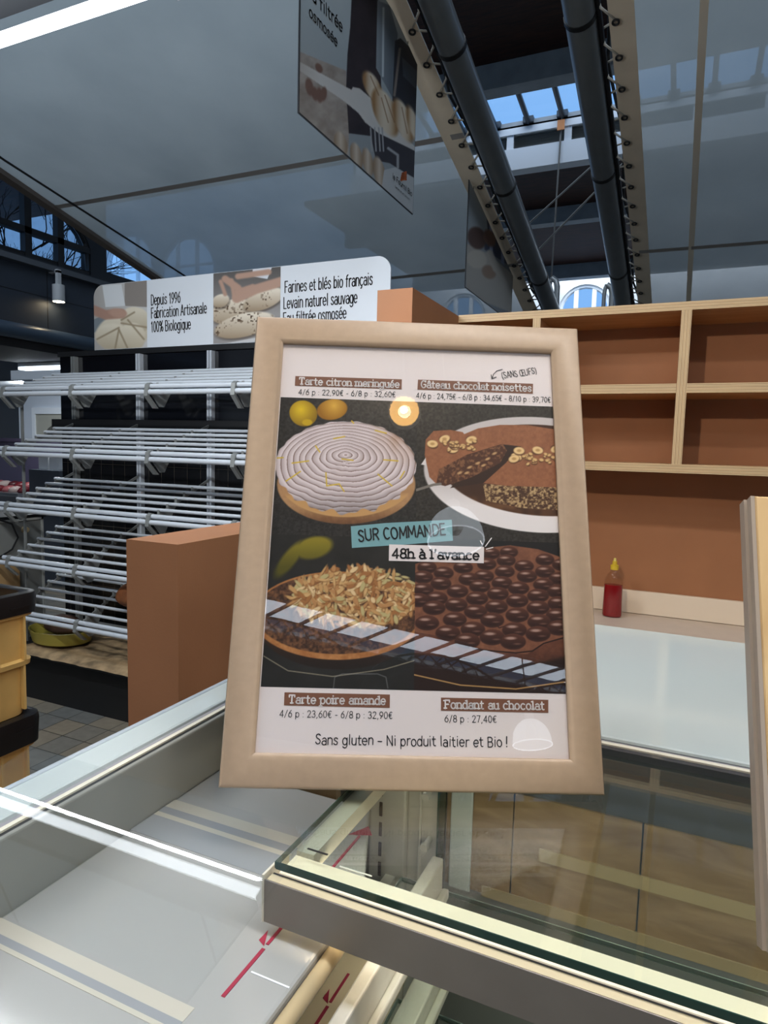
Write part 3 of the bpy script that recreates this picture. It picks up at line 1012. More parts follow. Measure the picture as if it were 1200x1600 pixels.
def black_tile_mat():
    mt = bpy.data.materials.new('black glazed wall tiles')
    mt.use_nodes = True
    nt = mt.node_tree
    b = nt.nodes['Principled BSDF']
    b.inputs['Roughness'].default_value = 0.2
    tc = nt.nodes.new('ShaderNodeTexCoord')
    mp = nt.nodes.new('ShaderNodeMapping')
    mp.inputs['Rotation'].default_value = (PI / 2, 0, 0)
    nt.links.new(tc.outputs['Object'], mp.inputs[0])
    br = nt.nodes.new('ShaderNodeTexBrick')
    br.offset = 0
    br.inputs['Scale'].default_value = 1.0
    br.inputs['Brick Width'].default_value = 0.1
    br.inputs['Row Height'].default_value = 0.2
    br.inputs['Mortar Size'].default_value = 0.0016
    br.inputs['Color1'].default_value = (*lin((14, 14, 16)), 1)
    br.inputs['Color2'].default_value = (*lin((19, 18, 20)), 1)
    br.inputs['Mortar'].default_value = (*lin((74, 68, 60)), 1)
    nt.links.new(mp.outputs[0], br.inputs['Vector'])
    nt.links.new(br.outputs['Color'], b.inputs['Base Color'])
    return mt


def tarp_mat():
    """grey translucent vinyl: mostly milky, a fifth see-through, satin"""
    mt = bpy.data.materials.new('grey translucent vinyl')
    mt.use_nodes = True
    nt = mt.node_tree
    nt.nodes.clear()
    out = nt.nodes.new('ShaderNodeOutputMaterial')
    df = nt.nodes.new('ShaderNodeBsdfDiffuse')
    tl = nt.nodes.new('ShaderNodeBsdfTranslucent')
    tr = nt.nodes.new('ShaderNodeBsdfTransparent')
    gl = nt.nodes.new('ShaderNodeBsdfGlossy')
    gl.inputs['Roughness'].default_value = 0.35
    tc = nt.nodes.new('ShaderNodeTexCoord')
    n = nt.nodes.new('ShaderNodeTexNoise')
    n.inputs['Scale'].default_value = 1.6
    n.inputs['Detail'].default_value = 8
    nt.links.new(tc.outputs['Object'], n.inputs['Vector'])
    r = nt.nodes.new('ShaderNodeValToRGB')
    r.color_ramp.elements[0].position = 0.3
    r.color_ramp.elements[1].position = 0.7
    r.color_ramp.elements[0].color = (*lin((158, 168, 172)), 1)
    r.color_ramp.elements[1].color = (*lin((178, 187, 190)), 1)
    nt.links.new(n.outputs['Fac'], r.inputs['Fac'])
    nt.links.new(r.outputs['Color'], df.inputs['Color'])
    nt.links.new(r.outputs['Color'], tl.inputs['Color'])
    m1 = nt.nodes.new('ShaderNodeMixShader')
    m1.inputs[0].default_value = 0.55
    nt.links.new(df.outputs[0], m1.inputs[1])
    nt.links.new(tl.outputs[0], m1.inputs[2])
    m2 = nt.nodes.new('ShaderNodeMixShader')
    m2.inputs[0].default_value = 0.13
    nt.links.new(m1.outputs[0], m2.inputs[1])
    nt.links.new(tr.outputs[0], m2.inputs[2])
    m3 = nt.nodes.new('ShaderNodeMixShader')
    m3.inputs[0].default_value = 0.05
    nt.links.new(m2.outputs[0], m3.inputs[1])
    nt.links.new(gl.outputs[0], m3.inputs[2])
    nt.links.new(m3.outputs[0], out.inputs['Surface'])
    return mt


FLOOR = floor_mat()
BTILE = black_tile_mat()
TARP = tarp_mat()


def plate(name, outer, holes, thick, place, mats, parent=None, kind=None):
    """flat wall with openings: 2D outline (a,b) filled around the holes, place(a,b,w) -> world"""
    cu = bpy.data.curves.new(name, 'CURVE')
    cu.dimensions = '2D'
    cu.fill_mode = 'BOTH'
    cu.extrude = thick / 2
    for lp in [outer] + holes:
        sp = cu.splines.new('POLY')
        sp.points.add(len(lp) - 1)
        for p, q in zip(sp.points, lp):
            p.co = (q[0], q[1], 0, 1)
        sp.use_cyclic_u = True
    tmp = bpy.data.objects.new('outline', cu)
    COL.objects.link(tmp)
    dg = bpy.context.evaluated_depsgraph_get()
    me = bpy.data.meshes.new_from_object(tmp.evaluated_get(dg))
    bpy.data.objects.remove(tmp)
    bpy.data.curves.remove(cu)
    me.name = name
    for v in me.vertices:
        v.co = Vector(place(v.co.x, v.co.y, v.co.z))
    me.materials.clear()
    me.materials.append(mats)
    o = bpy.data.objects.new(name, me)
    COL.objects.link(o)
    if parent is not None:
        o.parent = parent
    if kind:
        o['kind'] = kind
    return o


def arch(cx, half, zb, zt, n=14):
    """opening: straight sides and a round head, zt = crown"""
    zs = zt - half
    return [(cx - half, zb), (cx + half, zb)] + [(cx + half * math.cos(PI * i / n), zs + half * math.sin(PI * i / n)) for i in range(n + 1)]


# ================================================================== THE SETTING
struct('floor', MB().box(-25, 20, -16, 21, -0.1, 0), FLOOR)

# terracotta back wall, tall wing wall and low half wall
struct('wall_back', MB().box(-0.952, 1.6, 2.8, 2.92, 0, 2.066), TERRA)
struct('wall_wing', MB().box(-0.952, -0.827, 2.021, 2.80, 0, 2.066), TERRA)
struct('wall_half', MB().box(-0.952, -0.827, 0.930, 2.021, 0, 1.365), TERRA)

# hall roof: dark boards, two roof lights and an added third, steel beams
mb = MB().box(-25, 20, -10.7, -0.7, 7.55, 7.65)
struct('ceiling_middle', MB().box(-25, 20, 0.7, 10.6, 7.55, 7.65), ROOFWOOD)
struct('ceiling', mb, ROOFWOOD)
struct('ceiling_rear', MB().box(-25, 20, -20, -12.2, 7.55, 7.65), ROOFWOOD)
struct('ceiling_far', MB().box(-7.5, 20, 12.25, 18.6, 6.5, 6.6), ROOFWOOD)
struct('ceiling_side', MB().box(-25, -6.3, 10.6, 13.0, 7.55, 7.65), ROOFWOOD)
struct('trim_1', MB().box(-6.3, 16, 10.55, 10.85, 7.17, 7.56), HALLSTEEL)
struct('trim_2', MB().box(-6.3, 16, 12.0, 12.22, 7.10, 7.24), WHITESTEEL)
mb = MB().box(-6.3, 16, 12.12, 12.2, 6.84, 7.10)
struct('trim_3', mb, mat('grey louvre backing', (150, 154, 156), 0.6))
lv = MB()
for k in range(6):
    z = 6.86 + k * 0.042
    lv.add([(-6.3, 12.05, z), (16, 12.05, z), (16, 12.12, z + 0.03), (-6.3, 12.12, z + 0.03)], [(0, 1, 2, 3)])
struct('trim_4', lv, mat('dark louvre slat', (186, 184, 176), 0.6))
pl_ = MB()
for k in range(22):
    pl_.box(-6.2 + k, -6.08 + k, 12.02, 12.12, 6.84, 7.12)
struct('trim_5', pl_, WHITESTEEL)
struct('trim_6', MB().box(-6.3, 16, 12.0, 12.25, 6.5, 6.86), WHITESTEEL)
struct('trim_7', MB().box(-7.5, 18, 14.05, 14.3, 6.2, 6.5), HALLSTEEL)
struct('trim_8', MB().box(-7.5, 18, 18.3, 18.6, 6.15, 6.5), HALLSTEEL)


def roof_light(name, y0, z0, y1, z1, x0, x1, step, lean=0.0):
    w = MB()
    n = int((x1 - x0) / step)
    w.box(x0, x1, y0 - 0.05, y0 + 0.05, z0 - 0.05, z0 + 0.05)
    w.box(x0, x1, y1 - 0.05, y1 + 0.05, z1 - 0.05, z1 + 0.05)
    root = struct(name, w, HALLSTEEL)
    bars = MB()
    for k in range(n + 1):
        x = x0 + k * step
        bars.tube([(x + lean, y0, z0), (x, y1, z1)], 0.045, 6)
        bars.box(x - 0.09, x + 0.09, y1 - 0.12, y1 + 0.02, z1 - 0.02, z1 + 0.08)
    link_mesh('glazing_bars', bars, mat('dark glazing bar', (60, 70, 80), 0.5), root)
    link_mesh('pane', MB().quad((x0, y0, z0 + 0.06), (x1, y0, z0 + 0.06), (x1, y1, z1 + 0.06), (x0, y1, z1 + 0.06)),
              glass_mat('roof pane', (0.97, 0.98, 1.0), 1.2), root)
    return root


roof_light('window_1', 10.8, 7.40, 12.05, 7.26, -6.3, 16, 0.58)
roof_light('window_10', -0.7, 7.56, 0.7, 7.56, -12, 16, 0.95)  # unseen roof light added over the stall to light the tarps
roof_light('window_2', -10.7, 7.56, -12.2, 7.56, -6, 16, 0.82, lean=0.5)

# lattice arches under the rear roof light (they mirror in the picture glass)
for (cx, rad) in [(3.4, 1.9), (7.4, 1.9), (11.4, 1.9)]:
    tr = MB()
    P0 = [(cx + rad * math.cos(PI * k / 16), -11.0, 5.6 + 1.3 * math.sin(PI * k / 16)) for k in range(17)]
    P1 = [(cx + (rad + 0.3) * math.cos(PI * k / 16), -11.0, 5.75 + 1.5 * math.sin(PI * k / 16)) for k in range(17)]
    tr.tube(P0, 0.03, 6)
    tr.tube(P1, 0.03, 6)
    for k in range(16):
        tr.tube([P0[k], P1[k + 1]], 0.016, 5)
        tr.tube([P1[k], P0[k + 1]], 0.016, 5)
    t_ = struct('trim_%d' % (9 + int(cx // 4)), tr, BLACKMATT)

# far end wall with round-headed windows; side wall with big half-round windows
FY = 20.0
far_arch = [(-2.85, 0.74, 3.2, 6.36), (-17.35, 1.32, 5.4, 9.2), (-20.2, 1.2, 5.4, 9.6), (-13.6, 1.2, 3.0, 6.4), (-6.5, 0.74, 3.2, 6.36)]
plate('wall_far', [(-30, 0), (20, 0), (20, 10.3), (-8, 10.3), (-8, 16), (-30, 16)], [arch(*a) for a in far_arch], 0.3, lambda a, b, w: (a, FY + 0.15 + w, b), STONE, kind='structure')
for i, (cx, h, zb, zt) in enumerate(far_arch):
    w = MB()
    pts = arch(cx, h - 0.04, zb, zt - 0.04)
    w.tube([(a, FY + 0.1, b) for a, b in pts], 0.07, 6, closed=True)
    r_ = struct('window_%d' % (3 + i), w, WHITESTEEL)
    mu = MB()
    for q in (-h * 0.34, h * 0.34):
        mu.box(cx + q - 0.06, cx + q + 0.06, FY + 0.05, FY + 0.15, zb, zt - 0.1)
    for z in np.arange(zb + 0.7, zt - 0.5, 1.0):
        mu.box(cx - h, cx + h, FY + 0.06, FY + 0.14, z, z + 0.07)
    link_mesh('mullions', mu, WHITESTEEL, r_)
    link_mesh('pane', MB().quad((cx - h, FY + 0.1, zb), (cx + h, FY + 0.1, zb), (cx + h, FY + 0.1, zt), (cx - h, FY + 0.1, zt)), glass_mat('window pane', (0.95, 0.97, 1.0), 1.2), r_)

LX = -8.0
side_arch = [(5.35, 1.86, 3.93, 4.98), (1.0, 1.86, 3.93, 4.98)]


def ell_arch(cy, half, zb, zt, n=18):
    return [(cy - half, zb), (cy + half, zb)] + [(cy + half * math.cos(PI * i / n) ** 1 if True else 0, zb + 0.3 + (zt - zb - 0.3) * math.sin(PI * i / n)) for i in range(n + 1)]


low_win = [(3.2, 5.0), (5.1, 6.9)]
holes = [ell_arch(*a) for a in side_arch] + [[(a, 2.62), (b, 2.62), (b, 2.84), (a, 2.84)] for a, b in low_win]
plate('wall_side', [(-4, 0), (7.5, 0), (7.5, 7.5), (-4, 7.5)], holes, 0.2, lambda a, b, w: (LX - 0.1 + w, a, b), mat('dark side wall', (38, 44, 52), 0.6), kind='structure')
for i, (cy, h, zb, zt) in enumerate(side_arch):
    w = MB()
    w.tube([(LX - 0.05, a, b) for a, b in ell_arch(cy, h - 0.02, zb + 0.02, zt - 0.02)], 0.045, 6, closed=True)
    r_ = struct('window_%d' % (8 + i), w, BLACKMATT)
    mu = MB()
    for q in (-1.33, -0.55, 0.22, 0.86, 1.36):
        mu.box(LX - 0.1, LX, cy + q - 0.05, cy + q + 0.05, zb, zt - 0.02)
    mu.box(LX - 0.1, LX, cy - h, cy + h, zb + 0.30, zb + 0.38)
    link_mesh('mullions', mu, BLACKMATT, r_)
    link_mesh('pane', MB().quad((LX - 0.08, cy - h, zb), (LX - 0.08, cy + h, zb), (LX - 0.08, cy + h, zt), (LX - 0.08, cy - h, zt)), glass_mat('window pane', (0.95, 0.97, 1.0), 1.2), r_)

plate('wall_side_low', [(7.5, 0), (9.7, 0), (9.7, 4.05), (7.5, 4.05)], [], 0.2, lambda a, b, w: (LX - 0.1 + w, a, b), mat('dark side wall'), kind='structure')
struct('wall_side_rear', MB().box(LX - 0.2, LX, -20, -4, 0, 7.55), STONE)
struct('wall_rear', MB().box(LX, 16, -20.2, -20, 0, 7.55), STONE)
struct('wall_right', MB().box(16, 16.2, -20, 20, 0, 7.55), STONE)

# ================================================================== DISPLAY COUNTER
ZT = 1.209          # worktop and rail level
ZG = 1.201          # glass top level
counter = thing('display_counter', 'white and grey refrigerated display counter with glass shelves under the framed menu', 'display counter', (-0.3, 0.8, 0))


def part(name, mb, mats, parent=counter, **k):
    return link_mesh(name, mb, mats, parent, **k)


# glossy white top of the cold display: the narrow leg beside the trays and the wide leg in front of the wall
top = MB()
top.box(-0.581, -0.537, -0.25, 0.815, ZT - 0.02, ZT)
top.box(-0.581, 1.3, 0.815, 1.362, ZT - 0.02, ZT)
wt = part('white_top', top, WHITEGLASS, bevel=0.004)
part('top_edge_trim', MB().box(-0.589, -0.581, -0.25, 0.925, ZT - 0.03, ZT - 0.001), mat('pale edge trim', (176, 184, 190), 0.3), bevel=0.002)
part('groove', MB().box(-0.537, -0.534, -0.25, 0.808, ZT - 0.03, ZT - 0.004).box(-0.534, 1.3, 0.808, 0.815, ZT - 0.03, ZT - 0.004), BLACKSTRIP)
part('grey_strip', MB().box(-0.534, -0.5275, -0.25, 0.803, ZT - 0.03, ZT - 0.002).box(-0.5275, 1.3, 0.803, 0.808, ZT - 0.03, ZT - 0.002), mat('mauve grey strip', (150, 146, 150), 0.35))
part('silver_strip', MB().box(-0.5275, -0.522, -0.25, 0.796, ZT - 0.03, ZT - 0.001).box(-0.522, 1.3, 0.796, 0.803, ZT - 0.03, ZT - 0.001), CREAM)
part('seal', MB().box(-0.522, -0.518, -0.25, 0.79, ZT - 0.03, ZT - 0.003).box(-0.518, 1.3, 0.787, 0.796, ZT - 0.03, ZT - 0.003), BLACKSTRIP)
part('inner_panel', MB().box(-0.518, -0.512, -0.25, 0.79, 1.0, ZT - 0.002), GREYPANEL, bevel=0.002)
part('dark_panel', MB().box(-0.512, 1.3, 0.785, 0.793, 1.128, ZT - 0.002), DARKGLASS)
part('front_body', MB().box(-0.575, -0.518, -0.25, 0.92, 0.02, ZT - 0.03).box(-0.575, 1.3, 0.93, 1.35, 0.02, ZT - 0.03), GREYPANEL)
# upper tray with its load line
dk = MB().prism([(-0.512, -0.25), (-0.246, -0.25), (-0.246, 0.525), (-0.302, 0.655), (-0.512, 0.655)], 1.118, 1.138, 'Z')
deck = part('upper_tray', dk, DECK, bevel=0.003)


def load_line(z, parent, y0, y1, x, ym=0.428, tip=True):
    l = MB()
    l.box(x - 0.0016, x + 0.0016, y0, ym - 0.005, z, z + 0.0006)
    l.box(x - 0.0014, x + 0.0014, ym, y1, z, z + 0.0006)
    l.add([(x - 0.0085, ym + 0.014, z + 0.0006), (x - 0.009, ym + 0.001, z + 0.0006), (x - 0.0010, ym - 0.003, z + 0.0006)], [(0, 1, 2)])
    if tip:
        l.add([(x - 0.012, y1 - 0.004, z + 0.0006), (x + 0.012, y1 + 0.006, z + 0.0006), (x + 0.001, y1 + 0.02, z + 0.0006)], [(0, 1, 2)])
    return link_mesh('load_line', l, RED, parent)


CREAMREFLECT = mat('painted cream reflection', (184, 178, 164), 0.12, spec=0.7)  # ceiling reflections on the tray, painted as thin tinted bands
GREYREFLECT = mat('painted grey reflection', (142, 144, 146), 0.12, spec=0.7)
for ya, yb, sm in [(0.340, 0.353, CREAMREFLECT), (0.333, 0.340, GREYREFLECT), (0.329, 0.333, CREAMREFLECT), (0.552, 0.568, CREAMREFLECT), (0.541, 0.552, GREYREFLECT), (0.534, 0.541, CREAMREFLECT), (0.500, 0.534, GREYREFLECT)]:
    link_mesh('reflection_band', MB().box(-0.511, -0.300 if ya < 0.5 else -0.335, ya, yb, 1.138, 1.1384), sm, deck)
load_line(1.138, deck, 0.37, 0.60, -0.288)
for y in (0.398, 0.545):
    link_mesh('tray_joint', MB().box(-0.283, -0.248, y, y + 0.0015, 1.138, 1.1385), WHITEPLASTIC, deck)
part('tray_edge', MB().tube([(-0.239, -0.25, 1.129), (-0.239, 0.525, 1.129)], 0.0068, 12), TAN, smooth=40)
part('rear_board', MB().box(-0.512, -0.37, 0.70, 0.712, 1.0, 1.20), BROWNPANEL)
part('tray_rail', MB().box(-0.226, -0.213, -0.25, 0.66, 1.055, 1.10).box(-0.213, -0.205, -0.25, 0.66, 1.055, 1.066), ALU, bevel=0.002)
dk2 = part('lower_tray', MB().box(-0.512, -0.235, -0.25, 0.655, 0.98, 1.0), mat('cream tray plastic', (204, 188, 156), 0.25, noise=0.05, nscale=7), bevel=0.003)
load_line(1.0, dk2, 0.30, 0.575, -0.285, 0.535, False)
part('lower_tray_rail', MB().box(-0.228, -0.205, -0.25, 0.66, 0.955, 0.985).box(-0.205, -0.197, -0.25, 0.66, 0.955, 0.965), ALU, bevel=0.002)
part('foot_panel', MB().box(-0.512, -0.36, 0.66, 0.70, 0.02, 0.97), GREYPANEL)

# slotted upright and rear metalwork of the glass cabinet
UY = 0.782
up = MB().box(-0.352, -0.300, UY - 0.02, UY, 0.5, 1.19)
upr = part('slotted_upright', up, ALU, bevel=0.003)
sl = MB()
for k in range(22):
    z = 0.56 + k * 0.028
    sl.box(-0.337, -0.333, UY - 0.0215, UY - 0.019, z, z + 0.019)
link_mesh('slots', sl, BLACKMATT, upr)
link_mesh('keyhole', MB().lathe([(0.0001, 0), (0.007, 0), (0.007, 0.002), (0.0001, 0.002)], (0, 0, 0), 16, sy=1.5).xform(Matrix.Translation((-0.319, UY - 0.0225, 1.137)) @ Matrix.Rotation(PI / 2, 4, 'X')), BLACKMATT, upr)
part('rear_plate', MB().box(-0.300, -0.256, UY - 0.012, UY, 0.5, 1.16).box(-0.283, -0.279, UY - 0.018, UY - 0.012, 0.5, 1.16), ALU, bevel=0.002)
for (x, z) in [(-0.268, 1.114), (-0.268, 1.046)]:
    part('pin', MB().tube([(x, UY - 0.012, z), (x, UY - 0.03, z)], [0.004, 0.004], 10).tube([(x, UY - 0.03, z), (x, UY - 0.036, z)], [0.006, 0.005], 10), ALU, smooth=40)
part('rear_glass_edge', MB().box(-0.2535, -0.2515, UY - 0.03, UY, 0.5, 1.16), GREENEDGE)
part('pale_plate', MB().box(-0.243, -0.214, UY - 0.008, UY - 0.004, 0.985, 1.125), mat('pale acrylic plate', (176, 186, 184), 0.15), bevel=0.002)
# brown boards at the back of the glass cabinet, with open joints
for x0, x1 in [(-0.250, -0.1645), (-0.1625, -0.0155), (-0.0135, 0.135), (0.137, 0.29), (0.292, 0.45), (0.452, 0.62), (0.622, 0.9)]:
    part('back_board', MB().box(x0, x1, UY, UY + 0.006, 0.985, 1.128), BROWNPANEL)
part('back_reflection_strip', MB().box(-0.20, 0.9, UY - 0.002, UY, 0.982, 0.996), mat('painted warm reflection', (150, 136, 104), 0.35))  # reflected light streaks, painted as flat strips on the boards
part('shelf_reflection_strip', MB().box(-0.13, 0.9, UY - 0.002, UY, 1.050, 1.066), mat('painted warm reflection'))

# glass top and lower glass shelves, each with a green edge
gt = part('glass_top', MB().box(-0.2907, 1.0, 0.4445, 0.781, ZG - 0.006, ZG), CLEARBRIGHT)
link_mesh('polished_edge', MB().box(-0.2907, 1.0, 0.4435, 0.4445, ZG - 0.0065, ZG).box(-0.2917, -0.2907, 0.4435, 0.781, ZG - 0.0058, ZG - 0.0002), GREENEDGE, gt)
bar = MB().box(-0.297, 1.0, 0.436, 0.4370, ZG - 0.051, ZG - 0.013)
lip = part('light_bar', bar, ALUDARK, bevel=0.001)
link_mesh('bar_top', MB().box(-0.295, 1.0, 0.4370, 0.4450, ZG - 0.018, ZG - 0.0128), mat('cream profile', (206, 190, 156), 0.4), lip)
link_mesh('bar_slot', MB().box(-0.295, 1.0, 0.4450, 0.4478, ZG - 0.024, ZG - 0.0134), BLACKSTRIP, lip)
link_mesh('bar_ledge', MB().box(-0.290, 1.0, 0.4478, 0.475, ZG - 0.024, ZG - 0.0122), LED, lip)
link_mesh('bar_end', MB().box(-0.299, -0.297, 0.4355, 0.475, ZG - 0.051, ZG - 0.009), CREAM, lip)
area_light('shelf_bar_glow', (0.35, 0.466, ZG - 0.026), (math.radians(62), 0, 0), 1.25, 0.012, 2.6, (1.0, 0.88, 0.68))
part('side_rail', MB().box(-0.2895, -0.272, 0.475, 0.775, ZG - 0.024, ZG - 0.0075), mat('pale rail plastic', (188, 184, 168), 0.35))
part('mark', MB().box(-0.276, -0.256, 0.470, 0.472, ZG + 0.0001, ZG + 0.0005), BLACKMATT)
for z in (0.992, 0.820):
    g_ = part('glass_shelf', MB().box(-0.30, 1.0, 0.47, 0.755, z - 0.006, z), CLEAR)
    link_mesh('polished_edge', MB().box(-0.30, 1.0, 0.755, 0.7565, z - 0.006, z).box(-0.3015, -0.30, 0.47, 0.755, z - 0.006, z), mat('pale glass edge', (150, 168, 158), 0.2), g_)
    part('shelf_bracket', MB().prism([(UY - 0.02, z - 0.007), (0.60, z - 0.007), (0.60, z - 0.02), (UY - 0.02, z - 0.05)], -0.326, -0.312, 'X'), CREAM)

# clear acrylic sheet added over the trays, tilted to carry the tube's reflection
beta = math.radians(-9.0)
sheet = MB().box(-0.585, -0.253, -0.07, 0.085, 0.0, 0.003)
sh = link_mesh('acrylic_sheet', sheet, ACRYL, local=True)
sh.location = (0, 0.36, 1.222)
sh.rotation_euler = (-beta, 0, 0)
tag(sh, 'added clear acrylic sheet tilted over the white trays to mirror a bright tube', 'acrylic sheet')

# ================================================================== FRAMED MENU
FU = np.array([0.902, 0.432, -0.007])
FU /= np.linalg.norm(FU)
FV = np.array([-0.145, 0.319, 0.937])
FV -= FU * (FU @ FV)
FV /= np.linalg.norm(FV)
FN = np.cross(FU, FV)
FO = np.array([-0.3988, 0.5035, 1.2105])
FM = Matrix(((FU[0], FV[0], FN[0], FO[0]), (FU[1], FV[1], FN[1], FO[1]), (FU[2], FV[2], FN[2], FO[2]), (0, 0, 0, 1)))


def moulding(W, H, bw, prof):
    """mitred frame: prof = list of (inset, height), closed section"""
    mb = MB()
    cs = [(0, 0, 1, 1), (W, 0, -1, 1), (W, H, -1, -1), (0, H, 1, -1)]
    n = len(prof)
    for (x, y, sx, sy) in cs:
        mb.v += [(x + sx * d, y + sy * d, h) for d, h in prof]
    for i in range(4):
        j = (i + 1) % 4
        for k in range(n):
            l = (k + 1) % n
            mb.f.append((i * n + k, j * n + k, j * n + l, i * n + l))
            mb.mi.append(0)
    return mb


frame = bpy.data.objects.new('menu_frame', None)
COL.objects.link(frame)
frame.matrix_world = FM
tag(frame, 'taupe picture frame holding the cake price menu, standing on the glass counter top', 'picture frame')
FW, FH, BW = 0.388, 0.527, 0.0335
link_mesh('moulding', moulding(FW, FH, BW, [(0, -0.022), (0, -0.004), (0.0015, -0.0012), (0.004, 0.0), (0.027, 0.0), (0.030, -0.0008), (0.0335, -0.0036), (0.0335, -0.011), (0.0335, -0.022)]), FRAMEPAINT, frame, local=True, smooth=35)
MP = Plane(FO - FN * 0.0075, FU, FV)
link_mesh('backing', MB().box(0.02, FW - 0.02, 0.02, FH - 0.02, -0.016, -0.009), mat('brown backing board', (120, 92, 66), 0.8), frame, local=True)
pr = link_mesh('print', MB().box(0.030, FW - 0.030, 0.030, FH - 0.030, -0.0089, -0.0076), PAPER, frame, local=True)
link_mesh('easel_stand', MB().prism([(0.36, -0.0175), (0.365, -0.0165), (0.054, -0.156), (0.049, -0.155), (0.050, -0.149)], 0.165, 0.225, 'X'), mat('brown backing board'), frame, local=True)
link_mesh('glass_pane', MB().quad((0.031, 0.031, -0.005), (FW - 0.031, 0.031, -0.005), (FW - 0.031, FH - 0.031, -0.005), (0.031, FH - 0.031, -0.005)), PICGLASS, frame, local=True)


def FP(w):
    return lambda a, b: (a, b, -0.0075 + w)


def bounds(pts):
    q = np.array([MP.px(*p) for p in pts])
    return q


# the four photographs; they meet in the middle of the sheet
lt = MP.px(437, 622)
rt = MP.px(868, 634)
lb = MP.px(396, 1074)
rb = MP.px(888, 1083)
aL, aR = 0.0345, 0.3545
bT, bB = (lt[1] + rt[1]) / 2, (lb[1] + rb[1]) / 2
mc = (MP.px(651, 700)[0] + MP.px(648, 960)[0]) / 2
mr = (MP.px(540, 838)[1] + MP.px(800, 846)[1]) / 2
for nm, a0, a1, b0, b1, fn, lb_ in [('photo', aL, mc, mr, bT, art_meringue, 'photograph of a meringue tart with two lemons'),
                                    ('photo', mc, aR, mr, bT, art_hazelnut, 'photograph of a chocolate hazelnut cake on a white plate'),
                                    ('photo', aL, mc, bB, mr, art_pear, 'photograph of an almond flake tart with a pear'),
                                    ('photo', mc, aR, bB, mr, art_fondant, 'photograph of a chocolate cake dotted with chocolate drops')]:
    o = painted(nm, MP, a0, a1, b0, b1, 330, 330, fn, 0.0, pr)
    for v in ():
        pass
    o.location = (0, 0, -0.0074)
    o['label'] = lb_


def lettering(name, lines, inks, parent=pr, label=None):
    """lines: (text, start, end, capital height in design units, weight, slab, jitter, layer, ink index)"""
    mb = MB()
    for (t, p0, p1, cap, wt_, slab, jit, lay_, mi) in lines:
        A, B = MP.px(*p0), MP.px(*p1)
        c = np.linalg.norm(MP.px(p0[0], p0[1] - cap) - A)
        write(mb, t, A, B, c, wt_, slab, FP(0.0003 + lay_ * 0.0002), mi, jitter=jit)
    o = link_mesh(name, mb, inks, parent, local=True, recalc=False)
    if label:
        o['label'] = label
    return o


def quadpx(mb, pts, lay_, mi=0):
    q = [MP.px(*p) for p in pts]
    mb.add([FP(0.0002 + lay_ * 0.0002)(*p) for p in q], [tuple(range(len(q)))], mi)


def tagged(text, box, p0, p1, cap):
    mb = MB()
    quadpx(mb, box, 0.0, 0)
    A, B = MP.px(*p0), MP.px(*p1)
    c = np.linalg.norm(MP.px(p0[0], p0[1] - cap) - A)
    write(mb, text, A, B, c, 1.25, True, FP(0.0005), 1, gap=1.25)
    o = link_mesh('title_tag', mb, [BROWNINK, WHITEINK], pr, local=True, recalc=False)
    return o


tagged('Tarte citron meringu\u00e9e', c1((142, 156), (526, 168), (525, 204), (140, 191)), (467.5, 601), (623.5, 606), 10.8)
tagged('G\u00e2teau chocolat noisettes', c1((584, 169), (999, 184), (998, 220), (582, 205)), (658, 606), (830, 612), 10.8)
tagged('Tarte poire amande', c2((126, 604), (506, 612), (505, 660), (124, 651)), (451.5, 1099), (602, 1101), 13)
tagged('Fondant au chocolat', c2((690, 623), (1077, 631), (1077, 678), (690, 670)), (695, 1107), (850, 1109), 13)
lettering('price_lines', [
    ('4/6 p : 22,90\u20ac - 6/8 p : 32,60\u20ac', (466.5, 616.5), (618, 620.5), 8.2, 0.75, False, 0, 0, 0),
    ('4/6 p : 24,75\u20ac - 6/8 p : 34,65\u20ac - 8/10 p : 39,70\u20ac', (650.5, 622), (860.5, 629), 8.2, 0.75, False, 0, 0, 0),
    ('4/6 p : 23,60\u20ac - 6/8 p : 32,90\u20ac', (437, 1120), (613, 1123), 10.5, 0.75, False, 0, 0, 0),
    ('6/8 p : 27,40\u20ac', (695, 1128), (776, 1129), 10.5, 0.75, False, 0, 0, 0)], [BLACKINK])
lettering('handwriting', [
    ('Sans gluten \u2013 Ni produit laitier et Bio', (493, 1163), (784, 1167), 15.5, 0.75, False, 0.35, 0, 0),
    ('!', (790, 1167), (794, 1167), 16, 0.9, False, 0, 0, 0),
    ('(SANS \u0152UFS)', (785, 592), (839, 583.5), 9.5, 0.7, False, 0.4, 0, 0)], [BLACKINK])
ar = MB()
for p in [c1((888, 132), (868, 138), (856, 150), (851, 166)), c1((848, 152), (851, 166), (866, 160))]:
    q = [tuple(MP.px(*t)) for t in p]
    ribbon(ar, q, 0.0009, FP(0.0004))
link_mesh('arrow', ar, BLACKINK, pr, local=True, recalc=False)
tp = MB()
quadpx(tp, c1((342, 698), (470, 686), (706, 674), (710, 750), (560, 762), (346, 776)), 0.6, 0)
A, B = MP.px(561, 846), MP.px(696, 836)
write(tp, 'SUR COMMANDE', A, B, np.linalg.norm(MP.px(561, 828.5) - A), 0.95, False, FP(0.0008), 1, jitter=0.35)
link_mesh('teal_label', tp, [TEALINK, BLACKINK], pr, local=True, recalc=False)
tp = MB()
quadpx(tp, c2((503, 71), (845, 80), (844, 139), (502, 130)), 2.0, 0)
A, B = MP.px(613, 872), MP.px(748, 875)
write(tp, "48h \u00e0 l'avance", A, B, np.linalg.norm(MP.px(613, 857.5) - A), 1.3, True, FP(0.0010), 1)
link_mesh('white_label', tp, [PAPER, BLACKINK], pr, local=True, recalc=False)
tp = MB()
